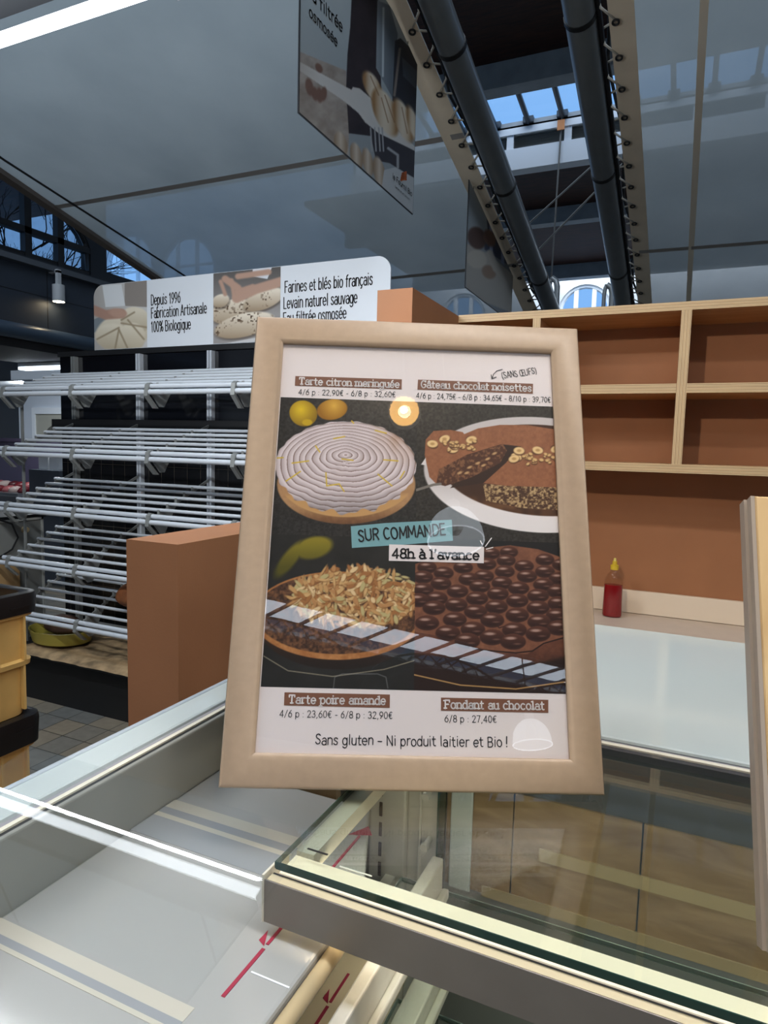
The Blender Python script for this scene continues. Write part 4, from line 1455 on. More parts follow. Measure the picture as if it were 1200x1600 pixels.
for p in [c2((838, 70), (832, 58)), c2((850, 78), (872, 48)), c2((853, 88), (877, 82))]:
    ribbon(tp, [tuple(MP.px(*t)) for t in p], 0.0010, FP(0.0004))
link_mesh('accent_strokes', tp, WHITEINK, pr, local=True, recalc=False)

# second frame, raw pine, half out of the picture
PF = MB()
pfr = thing('pine_frame', 'raw pine picture frame standing beside the taupe menu frame', 'picture frame', (0.0795, 0.497, ZG + 0.0095))
yaw = math.radians(10)
M = Matrix.Rotation(yaw, 4, 'Z') @ Matrix.Rotation(math.radians(-23.5), 4, 'X')
prof = [(0, -0.012), (0, 0.0), (0.0015, 0.0015), (0.028, 0.0015), (0.030, -0.001), (0.030, -0.012)]
mo = moulding(0.30, 0.335, 0.03, prof)
mo.v = [(x, -z, y) for (x, y, z) in mo.v]
mo.xform(M)
pm = link_mesh('moulding', mo, PINE, pfr, local=True)
so = MB()
so.box(-0.003, 0.0, -0.001, 0.022, 0, 0.335)
so.box(-0.0055, -0.003, 0.009, 0.022, 0.0, 0.335)
so.xform(M)
link_mesh('painted_side', so, mat('greige painted side', (168, 152, 136), 0.4), pfr, local=True)
bk = MB().box(0.025, 0.275, 0.006, 0.011, 0.025, 0.31)
bk.xform(M)
link_mesh('panel', bk, PINE, pfr, local=True)

# ================================================================== WALL SHELF, BACK COUNTER, BOTTLE
ply = thing('plywood_shelf', 'layered birch plywood shelf unit with open compartments on the terracotta wall', 'shelf', (0.0, 2.65, 1.49))
YS0, YS1 = 2.5, 2.8


def board(name, x0, x1, z0, z1, y0=YS0):
    o = link_mesh(name, MB().box(x0, x1, y0 + 0.002, YS1 - 0.001, z0, z1), PLYFACE, ply)
    link_mesh('edge', MB().box(x0, x1, y0, y0 + 0.002, z0, z1), PLYZ, o)
    return o


board('top_board', -0.827, 1.45, 2.041, 2.0695)
board('bottom_board', -0.826, 1.45, 1.490, 1.520)
for x0, x1 in [(-0.826, -0.538), (-0.510, -0.036), (-0.003, 0.545), (0.573, 1.45)]:
    board('shelf_board', x0, x1, 1.764, 1.796)
for x0, x1 in [(-0.538, -0.510), (-0.036, -0.003), (0.545, 0.573)]:
    o = link_mesh('divider', MB().box(x0, x1, YS0 + 0.002, YS1 - 0.001, 1.520, 2.041), PLYFACE, ply)
    link_mesh('edge', MB().box(x0, x1, YS0, YS0 + 0.002, 1.520, 2.041), PLYX, o)

bc = thing('back_counter', 'beige worktop with white upstand along the terracotta wall below the plywood shelf', 'counter', (0.2, 2.5, 0))
link_mesh('worktop', MB().box(-0.82, 1.5, 2.12, 2.78, 0.886, 0.916), mat('beige worktop laminate', (190, 174, 158), 0.4, noise=0.03, nscale=20), bc, bevel=0.002)
link_mesh('upstand', MB().box(-0.82, 1.5, 2.78, 2.799, 0.9165, 1.008), mat('cream upstand', (222, 208, 190), 0.45), bc, bevel=0.002)
link_mesh('cabinet_body', MB().box(-0.82, 1.5, 2.16, 2.78, 0.0, 0.886), WHITEWALL, bc)

bot = thing('soap_bottle', 'small clear bottle of red washing-up liquid with yellow cap on back counter', 'bottle', (-0.215, 2.68, 0.917))
bx, by, bz = -0.215, 2.68, 0.917
body = [(0.0, 0.0), (0.034, 0.0), (0.037, 0.006), (0.036, 0.06), (0.035, 0.12), (0.033, 0.145), (0.024, 0.165), (0.013, 0.178), (0.012, 0.186), (0.0, 0.186)]
link_mesh('bottle_body', MB().lathe(body, (bx, by, bz), 28, sy=0.62), glass_mat('bottle plastic', (0.93, 0.90, 0.88), 1.4), bot, smooth=50)
link_mesh('red_liquid', MB().lathe([(0.0, 0.002), (0.0325, 0.002), (0.0355, 0.007), (0.0345, 0.06), (0.0335, 0.126), (0.0, 0.126)], (bx, by, bz), 28, sy=0.6), mat('red liquid', (132, 14, 24), 0.15, spec=0.6), bot, smooth=50)
cp = link_mesh('cap', MB().lathe([(0.0, 0.186), (0.015, 0.186), (0.0155, 0.203), (0.009, 0.206), (0.0085, 0.219), (0.0, 0.219)], (bx, by, bz), 20), mat('yellow cap', (206, 178, 52), 0.4), bot, smooth=40)
link_mesh('nozzle', MB().lathe([(0.0, 0.219), (0.0055, 0.219), (0.0045, 0.230), (0.0, 0.231)], (bx, by, bz), 14), mat('pale yellow tip', (226, 214, 120), 0.4), cp, smooth=40)

# ================================================================== BREAD RACK
RX0, RX1 = -3.72, -1.0
rack = thing('bread_rack', 'tall empty bread rack with sloping silver tube shelves before black panels', 'bread rack', (-2.4, 2.9, 0))
link_mesh('gloss_panel', MB().box(-3.75, RX1, 3.118, 3.135, 1.68, 2.09), BLACKGLOSS, rack)
link_mesh('top_rail', MB().box(-3.75, RX1, 3.10, 3.14, 2.083, 2.114), BLACKMATT, rack)
link_mesh('panel_lip', MB().box(-3.80, RX1, 3.085, 3.14, 1.632, 1.682), BLACKMATT, rack)
link_mesh('tiled_panel', MB().box(-3.75, RX1, 3.120, 3.135, 0.36, 1.632), BTILE, rack)
link_mesh('plinth', MB().box(-3.7, RX1, 2.64, 3.13, 0.0, 0.27), VOID, rack)
link_mesh('base_deck', MB().box(-3.72, RX1, 2.60, 3.13, 0.27, 0.295), BLACKMATT, rack, bevel=0.004)
posts = [-3.60, -3.05, -2.51, -1.97, -1.43]
for i, x in enumerate(posts):
    p = link_mesh('upright', MB().box(x - 0.017, x - 0.003, 3.086, 3.117, 0.30, 2.08).box(x + 0.003, x + 0.017, 3.086, 3.117, 0.30, 2.08).box(x - 0.004, x + 0.004, 3.10, 3.117, 0.30, 2.08), STEEL if i else RACKGREY, rack)
link_mesh('end_post', MB().box(-3.640, -3.626, 2.74, 2.752, 0.30, 1.80), RACKGREY, rack)
YB, YFR = 2.95, 2.62
tiers = [(1.949, 1.833), (1.619, 1.490), (1.302, 1.163), (0.996, 0.842), (0.687, 0.525)]
nb = 6
for ti, (zb, zf) in enumerate(tiers):
    shf = link_mesh('shelf', MB().tube([(-4.0, YFR - 0.012, zf - 0.030), (RX1, YFR - 0.012, zf - 0.030)], 0.0135, 12), STEEL, rack, smooth=40)
    for k in range(nb):
        t = k / (nb - 1)
        y = YB + (YFR - YB) * t
        z = zb + (zf - zb) * t
        xl = -3.615 if k < nb - 1 else -4.0
        if ti >= 3 and k == nb - 1:
            xl = -3.66
        link_mesh('bar', MB().tube([(xl, y, z), (RX1, y, z)], 0.0095 if k < nb - 1 else 0.0125, 10), STEEL, shf, smooth=40)
    for x in posts:
        b = MB()
        sl0 = (zb - zf) / (YB - YFR)
        # gusset plate, carrying arm, front hook and little clips
        b.prism([(YFR - 0.02, zf - 0.03), (YFR + 0.02, zf - 0.045), (YFR + 0.07, zf - 0.10), (YFR + 0.10, zf - 0.10), (YFR + 0.19, zf + 0.19 * sl0 - 0.03), (YB + 0.13, zb + 0.13 * sl0 - 0.03), (YB + 0.13, zb + 0.13 * sl0 - 0.014), (YFR, zf - 0.014)], x - 0.004, x + 0.004, 'X')
        b.prism([(YFR - 0.03, zf - 0.05), (YFR - 0.022, zf + 0.006), (YFR - 0.004, zf + 0.018), (YFR + 0.012, zf + 0.014), (YFR + 0.012, zf + 0.006), (YFR - 0.012, zf - 0.002), (YFR - 0.012, zf - 0.05), (YFR + 0.05, zf - 0.11), (YFR + 0.03, zf - 0.11)], x - 0.012, x + 0.012, 'X')
        c = b
        for k in range(nb - 1):
            t = k / (nb - 1)
            y = YB + (YFR - YB) * t
            z = zb + (zf - zb) * t
            c.box(x - 0.007, x + 0.007, y - 0.012, y + 0.010, z - 0.030, z + 0.0005)
        link_mesh('bracket', b, RACKGREY, shf)

# printed board on top of the rack
SPL = Plane((-3.42, 3.10, 2.115), (1, 0, 0), (0, 0, 1))
sign = thing('sign_board', 'long white board with baking photos and French text on top of the bread rack', 'sign', (-3.42, 3.10, 2.115))
SW, SH, RR = 2.03, 0.395, 0.075


def rounded(w, h, r, n=8):
    p = [(0, 0), (w, 0)]
    p += [(w - r + r * math.cos(PI / 2 * i / n), h - r + r * math.sin(PI / 2 * i / n)) for i in range(n + 1)]
    p += [(r - r * math.sin(PI / 2 * i / n), h - r + r * math.cos(PI / 2 * i / n)) for i in range(n + 1)]
    return p


link_mesh('board', MB().prism(rounded(SW, SH, RR), 0.0, 0.006, 'Y'), mat('white sign board', (222, 226, 232), 0.4), sign, local=True)


def s_at(w):
    return lambda a, b: (a, -w, b)


def sign_photo(x0, x1, fn, cut):
    A0, A1 = x0, x1
    o = painted('photo', SPL, A0, A1, 0.002, SH - 0.002, 150, 130, fn, 0.0, sign)
    me = o.data
    for v in me.vertices:
        a, b, w = v.co
        if cut:      # follow the rounded corner of the board
            if a < RR and b > SH - RR:
                dx, dy = RR - a, b - (SH - RR)
                d = math.hypot(dx, dy)
                mx_ = RR - 0.001
                if d > mx_:
                    a, b = RR - dx * mx_ / d, SH - RR + dy * mx_ / d
        v.co = (a, -0.0012, b)
    return o


sign_photo(0.001, 0.435, art_dough, True)['label'] = 'photograph of scored dough'
sign_photo(0.93, 1.38, art_loaves, False)['label'] = 'photograph of seeded loaves'
sl_ = MB()
for t, p0, p1, cap in [('Depuis 1996', (236.5, 477), (282, 472.5), 16), ('Fabrication Artisanale', (236.5, 497.5), (323, 489), 16), ('100% Biologique', (236.5, 519), (298, 514), 16),
                       ('Farines et bl\u00e9s bio fran\u00e7ais', (445, 457.5), (582, 444.5), 17.5), ('Levain naturel sauvage', (443.5, 482.5), (558, 473), 17.5), ('Eau filtr\u00e9e osmos\u00e9e', (443, 506), (541, 497), 17)]:
    A, B = SPL.px(*p0), SPL.px(*p1)
    write(sl_, t, A, B, np.linalg.norm(SPL.px(p0[0], p0[1] - cap) - A), 0.72, False, s_at(0.0015))
link_mesh('lettering', sl_, BLACKINK, sign, local=True, recalc=False)

# what lies on the bottom deck of the rack
pp = MB()
NXP, NYP = 40, 14
for j in range(NYP + 1):
    for i in range(NXP + 1):
        x = -3.55 + 1.75 * i / NXP
        y = 2.585 + 0.45 * j / NYP
        z = 0.300 + 0.012 * math.sin(i * 0.9 + j * 0.7) * math.sin(j * 0.8 + 1) + 0.004 * random.random() + 0.01
        if j == 0:
            z = 0.297
            y -= 0.012 + 0.010 * random.random()
        pp.v.append((x, y, z))
for j in range(NYP):
    for i in range(NXP):
        k = j * (NXP + 1) + i
        pp.f.append((k, k + 1, k + NXP + 2, k + NXP + 1))
        pp.mi.append(0)
po = link_mesh('paper_sheet', pp, mat('crumpled brown paper', (150, 126, 94), 0.75, noise=0.5, nscale=14), smooth=60)
tag(po, 'crumpled brown paper sheets lining the bottom deck of the bread rack', 'paper')
tr = MB().lathe([(0.0, 0.0), (0.19, 0.0), (0.215, 0.075), (0.207, 0.075), (0.185, 0.008), (0.0, 0.008)], (-3.40, 2.80, 0.332), 36, sy=0.75)
tag(link_mesh('plastic_basin', tr, mat('yellow green plastic', (158, 146, 66), 0.4), smooth=40), 'shallow yellow plastic basin on the bottom deck of the bread rack', 'basin')


def loaf(name, c, r, label, col, seed):
    mb = MB()
    n, mrg = 28, 16
    rr = random.Random(seed)
    for j in range(mrg + 1):
        ph = PI * j / mrg
        for i in range(n):
            th = 2 * PI * i / n
            k = 1 + 0.04 * math.sin(5 * th + seed) * math.sin(ph) + rr.uniform(-0.012, 0.012)
            mb.v.append((c[0] + r[0] * k * math.sin(ph) * math.cos(th), c[1] + r[1] * k * math.sin(ph) * math.sin(th), c[2] + r[2] * k * (math.cos(ph) if ph < PI / 2 else 0.55 * math.cos(ph))))
    for j in range(mrg):
        for i in range(n):
            mb.f.append((j * n + i, j * n + (i + 1) % n, (j + 1) * n + (i + 1) % n, (j + 1) * n + i))
            mb.mi.append(0)
    tag(link_mesh(name, mb, mat('crust %d' % seed, col, 0.7, noise=0.45, nscale=14, bump=0.4, bscale=30), smooth=60), label, 'bread')


loaf('bread_loaf', (-2.69, 2.74, 0.685), (0.15, 0.12, 0.10), 'brown crusty loaf lying on the lowest tube shelf beside the terracotta half wall', (116, 66, 32), 1)
loaf('bread_loaf', (-3.42, 2.83, 0.40), (0.13, 0.09, 0.075), 'dark brown loaf in the shallow yellow basin', (70, 46, 32), 2)

# ================================================================== CRATES
def crate(name, loc, h, label):
    t = thing(name, label, 'crate', loc, 'stacked yellow crates')
    lx, ly = 0.40, 0.56
    y0, y1, x0, x1 = -ly / 2, ly / 2, -lx / 2, lx / 2

    def ring(inset, z, r=0.05, n=6):
        p = []
        for cx, cy, a0 in [(x1 - inset - r, y1 - inset - r, 0), (x0 + inset + r, y1 - inset - r, 90), (x0 + inset + r, y0 + inset + r, 180), (x1 - inset - r, y0 + inset + r, 270)]:
            for i in range(n + 1):
                a = math.radians(a0 + 90 * i / n)
                p.append((cx + r * math.cos(a), cy + r * math.sin(a), z))
        return p

    def loft(levels, mb):
        rs = [ring(*l) for l in levels]
        n = len(rs[0])
        k = len(mb.v)
        for r_ in rs:
            mb.v += r_
        for i in range(len(rs) - 1):
            for j in range(n):
                mb.f.append((k + i * n + j, k + i * n + (j + 1) % n, k + (i + 1) * n + (j + 1) % n, k + (i + 1) * n + j))
                mb.mi.append(0)
        return k, n
    mb = MB()
    hb = h * 0.82
    rg = h * 0.42
    k, n = loft([(0.07, 0.0), (0.03, 0.0), (0.028, 0.02), (0.026, rg - 0.012), (0.010, rg - 0.004), (0.008, rg + 0.012), (0.022, rg + 0.018), (0.018, hb - 0.01), (0.004, hb - 0.004), (0.004, hb + 0.004), (0.025, hb + 0.004), (0.03, 0.02), (0.07, 0.02)], mb)
    mb.f.append(tuple(range(k, k + n)))
    mb.mi.append(0)
    mb.f.append(tuple(range(k + 12 * n, k + 13 * n)))
    mb.mi.append(0)
    link_mesh('tub', mb, CRATE, t, local=True, smooth=40)
    rb_ = MB()
    for yy in (-0.13, 0.0, 0.13, 0.225):
        rb_.box(x1 - 0.03, x1 - 0.012, yy - 0.004, yy + 0.004, 0.02, rg - 0.006)
        rb_.box(x1 - 0.024, x1 - 0.006, yy - 0.004, yy + 0.004, rg + 0.016, hb - 0.006)
    for xx in (-0.08, 0.08):
        for s_ in (-1, 1):
            rb_.box(xx - 0.004, xx + 0.004, s_ * (y1 - 0.02) - 0.01, s_ * (y1 - 0.02) + 0.01, 0.02, hb - 0.006)
    link_mesh('rib', rb_, CRATE, t, local=True)
    rm = MB()
    loft([(0.004, hb + 0.0045), (-0.004, hb + 0.006), (-0.007, h - 0.02), (-0.004, h - 0.002), (0.002, h), (0.026, h), (0.030, h - 0.004), (0.030, hb + 0.0045), (0.004, hb + 0.0045)], rm)
    ro = link_mesh('rim', rm, CRATEBLACK, t, local=True, smooth=40)
    for yy in (-0.1, 0.06, 0.2):
        link_mesh('rim_ridge', MB().box(x1 + 0.004, x1 + 0.0078, yy - 0.035, yy + 0.035, h - 0.05, h - 0.043), CRATEBLACK, t, local=True)
    return t


crate('bread_crate', (-2.2, 1.28, 0.0), 0.60, 'dirty yellow plastic crate with black rim on the floor, under another')
crate('bread_crate', (-2.2, 1.28, 0.6005), 0.43, 'dirty yellow plastic crate with black rim, topmost of its stack')

# ================================================================== TENT CANOPY
TZ, TS = 4.30, 0.24


def tz(y):
    return TZ - TS * y


def tarp(name, x0, x1, y0, y1, label, hem_x, hem_side, bands_y, seams_x, eye_step):
    nx, ny = 24, 40
    mb = MB()
    for j in range(ny + 1):
        y = y0 + (y1 - y0) * j / ny
        for i in range(nx + 1):
            x = x0 + (x1 - x0) * i / nx
            t = i / nx
            z = tz(y) - 0.025 * math.sin(PI * t) * (0.6 + 0.4 * math.sin(y * 1.3)) + 0.004 * math.sin(5 * x + 2 * y)
            mb.v.append((x, y, z))
    for j in range(ny):
        for i in range(nx):
            k = j * (nx + 1) + i
            mb.f.append((k, k + 1, k + nx + 2, k + nx + 1))
            mb.mi.append(0)
    o = link_mesh(name, mb, TARP, smooth=60)
    tag(o, label, 'canopy')
    h0, h1 = hem_x
    hm = MB().add([(h0, y0, tz(y0) - 0.010), (h1, y0, tz(y0) - 0.006), (h1, y1, tz(y1) - 0.006), (h0, y1, tz(y1) - 0.010)], [(0, 1, 2, 3)])
    link_mesh('hem', hm, HEM, o)
    for y in bands_y:  # darker bands laid across the tarp as thin strips
        s_ = MB()
        for i in range(nx):
            xa, xb = x0 + (x1 - x0) * i / nx, x0 + (x1 - x0) * (i + 1) / nx

            def zz(x, yy):
                return tz(yy) - 0.025 * math.sin(PI * (x - x0) / (x1 - x0)) * (0.6 + 0.4 * math.sin(yy * 1.3)) - 0.008
            s_.quad((xa, y - 0.022, zz(xa, y - 0.022)), (xb, y - 0.022, zz(xb, y - 0.022)), (xb, y + 0.022, zz(xb, y + 0.022)), (xa, y + 0.022, zz(xa, y + 0.022)))
        link_mesh('seam', s_, mat('dark tarp band', (150, 148, 146), 0.5), o)
    for x in seams_x:
        s_ = MB()
        for j in range(ny):
            ya, yb = y0 + (y1 - y0) * j / ny, y0 + (y1 - y0) * (j + 1) / ny

            def zx(yy):
                return tz(yy) - 0.025 * math.sin(PI * (x - x0) / (x1 - x0)) * (0.6 + 0.4 * math.sin(yy * 1.3)) - 0.008
            s_.quad((x - 0.018, ya, zx(ya)), (x + 0.018, ya, zx(ya)), (x + 0.018, yb, zx(yb)), (x - 0.018, yb, zx(yb)))
        link_mesh('seam', s_, mat('beige welded seam', (232, 224, 208), 0.5), o)
    ex = h1 - 0.03 * hem_side if hem_side > 0 else h0 + 0.03
    first = None
    y = 2.5
    while y < y1 - 0.05:
        if first is None:
            e = MB().tube([(ex + 0.014 * math.cos(2 * PI * k / 14), y + 0.014 * math.sin(2 * PI * k / 14), tz(y) - 0.022 - TS * 0.014 * math.sin(2 * PI * k / 14)) for k in range(14)], 0.005, 6, closed=True)
            first = link_mesh('eyelet', e, CABLE, o, smooth=60)
            yy0 = y
        else:
            copy_child(first, o, (0, y - yy0, tz(y) - tz(yy0)))
        y += eye_step
    return ex


exL = tarp('canopy_tarp', -4.66, -1.28, 0.2, 6.8, 'large grey translucent canopy tarp sloping over the bread rack', (-1.41, -1.28), 1, [3.84, 5.31], [], 0.2)
exR = tarp('canopy_tarp', -0.42, 4.2, 0.2, 6.6, 'grey translucent canopy tarp above the plywood shelf, with a beige seam', (-0.43, -0.32), -1, [5.29], [-0.04], 0.2)


def pole(name, x, label, r=0.07):
    t = thing(name, label, 'tent pole', (x, 0.2, tz(0.2)))
    pts = [(x + dx, y, tz(y) + dz) for y, dx, dz in [(0.2, 0, 0), (2, 0, 0), (3, 0, 0), (4, 0, 0), (5, 0, 0), (6.3, 0, 0)]]
    link_mesh('tube', MB().tube(pts, r, 20), TUBE, t, smooth=40)
    for y in (3.25, 4.35, 5.55):
        link_mesh('clamp_band', MB().tube([(x, y - 0.012, tz(y - 0.012)), (x, y + 0.012, tz(y + 0.012))], r + 0.004, 20), BLACKMATT, t, smooth=40)
    return t


pole('tent_pole', -1.16, 'thick grey canopy pole running beside the hanging bakery posters')
pole('tent_pole', -0.55, 'thick grey canopy pole along the beige edge of the tarp above the plywood shelf')


def lacing(ex, xp, label, name='lacing_rope'):
    t = thing(name, label, 'rope', (ex, 2.4, tz(2.4)))
    z_ = MB()
    pts = []
    y = 2.5
    while y < 6.3:
        pts.append((ex, y, tz(y) - 0.012))
        pts.append((xp, y + 0.07, tz(y + 0.07) + 0.02))
        pts.append((xp - 0.01 * (1 if xp > ex else -1), y + 0.12, tz(y + 0.12) - 0.01))
        y += 0.2
    z_.tube(pts, 0.006, 6)
    link_mesh('zigzag_cord', z_, ROPE, t, smooth=60)
    link_mesh('edge_cable', MB().tube([(xp, 0.4, tz(0.4)), (xp, 6.4, tz(6.4))], 0.014, 8), CABLE, t, smooth=40)
    mid = (xp * 0.6 + ex * 0.4)
    link_mesh('slack_cable', MB().tube([(mid, 0.4, tz(0.4) + 0.05)] + [(mid + 0.02 * math.sin(k * 1.7), 0.8 + k * 0.28, tz(0.8 + k * 0.28) + 0.05 + 0.015 * math.sin(k * 2.3)) for k in range(20)], 0.009, 6), CABLE, t, smooth=60)
    return t


lacing(exL, -1.235, 'pale cord laced through the eyelets of the tarp beside the posters')
lacing(exR, -0.47, 'pale cord laced through the eyelets of the tarp above the plywood shelf')

# lattice girder between the pole and the tarp edge
la = MB()
xa, xb = -1.245, -1.20
for k in range(26):
    y = 2.2 + k * 0.16
    la.tube([(xa, y, tz(y) + 0.03), (xb, y + 0.08, tz(y + 0.08) + 0.11)], 0.005, 5)
    la.tube([(xb, y + 0.08, tz(y + 0.08) + 0.11), (xa, y + 0.16, tz(y + 0.16) + 0.03)], 0.005, 5)
la.tube([(xa, 2.2, tz(2.2) + 0.03), (xa, 6.4, tz(6.4) + 0.03)], 0.008, 6)
la.tube([(xb, 2.2, tz(2.2) + 0.11), (xb, 6.4, tz(6.4) + 0.11)], 0.008, 6)
tag(link_mesh('lattice_girder', la, mat('grey lattice steel', (110, 114, 116), 0.4, metal=0.4)), 'thin steel lattice running between the tarp edge and the grey pole', 'girder')

for nm, x, y, lab in [('tent_post', -1.14, 6.25, 'upright grey post with bent head at the far end of the pole by the posters'), ('tent_post', -0.68, 6.45, 'upright pale post with bent head at the far end of the pole above the shelf')]:
    zt = tz(y) + 0.33
    p = MB().tube([(x, y, 0.0), (x, y, zt - 0.08), (x - 0.012, y, zt - 0.03), (x - 0.05, y, zt)], 0.026, 10)
    p.tube([(x - 0.05, y, zt), (x - 0.062, y, zt - 0.03), (x - 0.07, y, zt - 0.08), (x - 0.07, y, 0.0)], 0.018, 10)
    tag(link_mesh(nm, p, mat('galvanised post', (150, 154, 156), 0.35, metal=0.4), smooth=40), lab, 'post')

# edge beam and cable along the low side of the tarp
eb = MB().box(-4.70, -4.62, 0.5, 6.8, -0.035, 0.02)
eb.v = [(x, y, z + tz(y)) for x, y, z in eb.v]
tag(link_mesh('edge_beam', eb, mat('brown grey beam', (96, 88, 82), 0.6)), 'thin dark beam along the outer edge of the tarp over the bread rack', 'beam')
tag(link_mesh('tension_cable', MB().tube([(-4.46, 0.5, tz(0.5) - 0.03), (-4.42, 3.26, tz(3.26) - 0.05), (-4.26, 5.0, tz(5.0) - 0.05), (-4.2, 6.7, tz(6.7) - 0.03)], 0.009, 6), CABLE, smooth=60), 'thin dark cable strung under the tarp over the bread rack', 'cable')

# hanging posters
def poster(name, x, y0, y1, z0, z1, fn, label, na, nb):
    P = Plane((x, y0, z0), (0, 1, 0), (0, 0, 1))
    t = thing(name, label, 'poster', (x, y0, z0))
    w, h = y1 - y0, z1 - z0
    if fn is art_kneading:
        pts = [(x, y0, z0), (x, y1, z0 + 0.10), (x, y1, z1 - 0.18), (x, y0, z1)]
    else:
        pts = [(x, y0, z0), (x, y1, z0), (x, y1, z1), (x, y0, z1)]
    ztop = lambda yy: min(z1, tz(yy) - 0.03)
    pg = [(y0 - 0.004, z0 - 0.004), (y1 + 0.004, z0 - 0.004)] + [(y1 + 0.004 - (w + 0.008) * k / 12, ztop(y1 + 0.004 - (w + 0.008) * k / 12)) for k in range(13)]
    link_mesh('board', MB().prism(pg, x - 0.006, x - 0.0005, 'X'), mat('black poster edge', (26, 26, 30), 0.5), t)
    pt = painted('print', P, 0, w, 0, h, na, nb, fn, 0.0, t)
    for v in pt.data.vertices:
        v.co.y = min(v.co.y, ztop(y0 + v.co.x) - z0 - 0.001)
    pt.matrix_local = Matrix(((0, 0, 1, 0), (1, 0, 0, 0), (0, 1, 0, 0), (0, 0, 0, 1)))
    return P, t


P1, po1 = poster('bakery_poster', -1.35, 2.162, 3.27, 2.757, 3.56, art_oven, 'hanging poster of loaves slid from an oven, below the large tarp', 230, 190)
ph = MB()


def p_at(x, y0, z0, w):
    return lambda a, b: (x - 0 + w, y0 + a, z0 + b)


loc1 = lambda a, b: (0.0015, a, b)
for t_, p0, p1, cap, wt_ in [('Eau filtr\u00e9e', c7((60, -75))[0], c7((350, 240))[0], 20, 1.05), ('osmos\u00e9e', c7((108, 118))[0], c7((312, 345))[0], 17, 1.05),
                             ('le Fournil Bio', c7((720, 1310))[0], c7((862, 1445))[0], 8.5, 1.0), ('Semences et Saveurs', c7((738, 1378))[0], c7((845, 1472))[0], 3.6, 0.8)]:
    A, B = P1.px(*p0), P1.px(*p1)
    write(ph, t_, A, B, np.linalg.norm(P1.px(p0[0], p0[1] - cap) - A), wt_, False, loc1, 0)
for k in range(4):
    pts_ = c7((780 + k * 3, 1325 - k * 16), (800, 1316 - k * 14), (822, 1318 - k * 17))
    ribbon(ph, [tuple(P1.px(*q)) for q in pts_], 0.011, loc1, 1)
link_mesh('lettering', ph, [BLACKINK, mat('orange wheat mark', (190, 96, 44), 0.5)], po1, local=True, recalc=False)
P2, po2 = poster('bakery_poster', -1.35, 4.2, 5.44, 2.60, 3.27, art_kneading, 'hanging poster of hands kneading dough, nearer the tall terracotta wall', 90, 80)
w2 = MB()
for x, y, z in [(-1.352, 2.3, 3.55), (-1.352, 3.15, 3.50)]:
    w2.tube([(x, y, z), (x, y, tz(y) - 0.015)], 0.002, 5)
link_mesh('hanging_wire', w2, CABLE, po1)
w3 = MB()
for x, y, z in [(-1.352, 4.3, 3.23), (-1.352, 5.3, 2.98)]:
    w3.tube([(x, y, z), (x, y, tz(y) - 0.01)], 0.002, 5)
link_mesh('hanging_wire', w3, CABLE, po2)

# ================================================================== LAMPS
fl = thing('fluorescent_lamp', 'long glowing fluorescent tube fitting hung under the large tarp, top corner', 'ceiling lamp', (-1.9, 1.145, 2.5))
link_mesh('tube', MB().tube([(-2.75, 1.145, 2.5), (-1.03, 1.145, 2.5)], 0.0150, 12), TUBELIGHT, fl, smooth=40)
link_mesh('housing', MB().prism([(1.10, 2.585), (1.19, 2.585), (1.20, 2.60), (1.18, 2.64), (1.11, 2.64), (1.09, 2.60)], -2.8, -0.98, 'X'), mat('grey lamp housing', (58, 60, 64), 0.5), fl)
for x in (-2.77, -1.012):
    link_mesh('lamp_holder', MB().box(x - 0.02, x + 0.02, 1.122, 1.168, 2.478, 2.586), WHITEPLASTIC, fl)
link_mesh('hanger', MB().tube([(-2.4, 1.145, 2.64), (-2.4, 1.145, tz(1.145) - 0.02)], 0.004, 6).tube([(-1.3, 1.145, 2.64), (-1.3, 1.145, tz(1.145) - 0.02)], 0.004, 6), CABLE, fl)


def point_light(name, loc, power, color, radius=0.04, spot=None, aim=None):
    d = bpy.data.lights.new(name, 'SPOT' if spot else 'POINT')
    d.energy = power
    d.color = color
    d.shadow_soft_size = radius
    if spot:
        d.spot_size = math.radians(spot)
        d.spot_blend = 0.35
    o = bpy.data.objects.new(name, d)
    COL.objects.link(o)
    o.location = loc
    if aim is not None:
        v = Vector(aim) - Vector(loc)
        o.rotation_euler = v.to_track_quat('-Z', 'Y').to_euler()
    return o


area_light('fluorescent_glow', (-1.9, 1.17, 2.475), (math.radians(48), 0, 0), 1.7, 0.04, 30, (0.92, 0.97, 1.0))
area_light('short_fluorescent_glow', (-6.3, 5.0, 2.27), (0, 0, 0), 0.65, 0.08, 22, (0.90, 0.96, 1.0))
BULB = mat('glowing bulb', (255, 250, 236), 0.3, emit=(255, 232, 190), emit_s=30.0)


def glow_glass(name, tint, strength, clear):
    mt = bpy.data.materials.new(name)
    mt.use_nodes = True
    nt = mt.node_tree
    nt.nodes.clear()
    out = nt.nodes.new('ShaderNodeOutputMaterial')
    mx = nt.nodes.new('ShaderNodeMixShader')
    mx.inputs[0].default_value = clear
    em = nt.nodes.new('ShaderNodeEmission')
    em.inputs['Color'].default_value = (*tint, 1)
    em.inputs['Strength'].default_value = strength
    tr = nt.nodes.new('ShaderNodeBsdfTransparent')
    nt.links.new(em.outputs[0], mx.inputs[1])
    nt.links.new(tr.outputs[0], mx.inputs[2])
    nt.links.new(mx.outputs[0], out.inputs['Surface'])
    return mt


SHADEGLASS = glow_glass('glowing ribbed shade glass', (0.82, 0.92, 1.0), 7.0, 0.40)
SHADERIM = mat('glowing glass rim', (226, 232, 236), 0.2, emit=(236, 244, 255), emit_s=9.0)


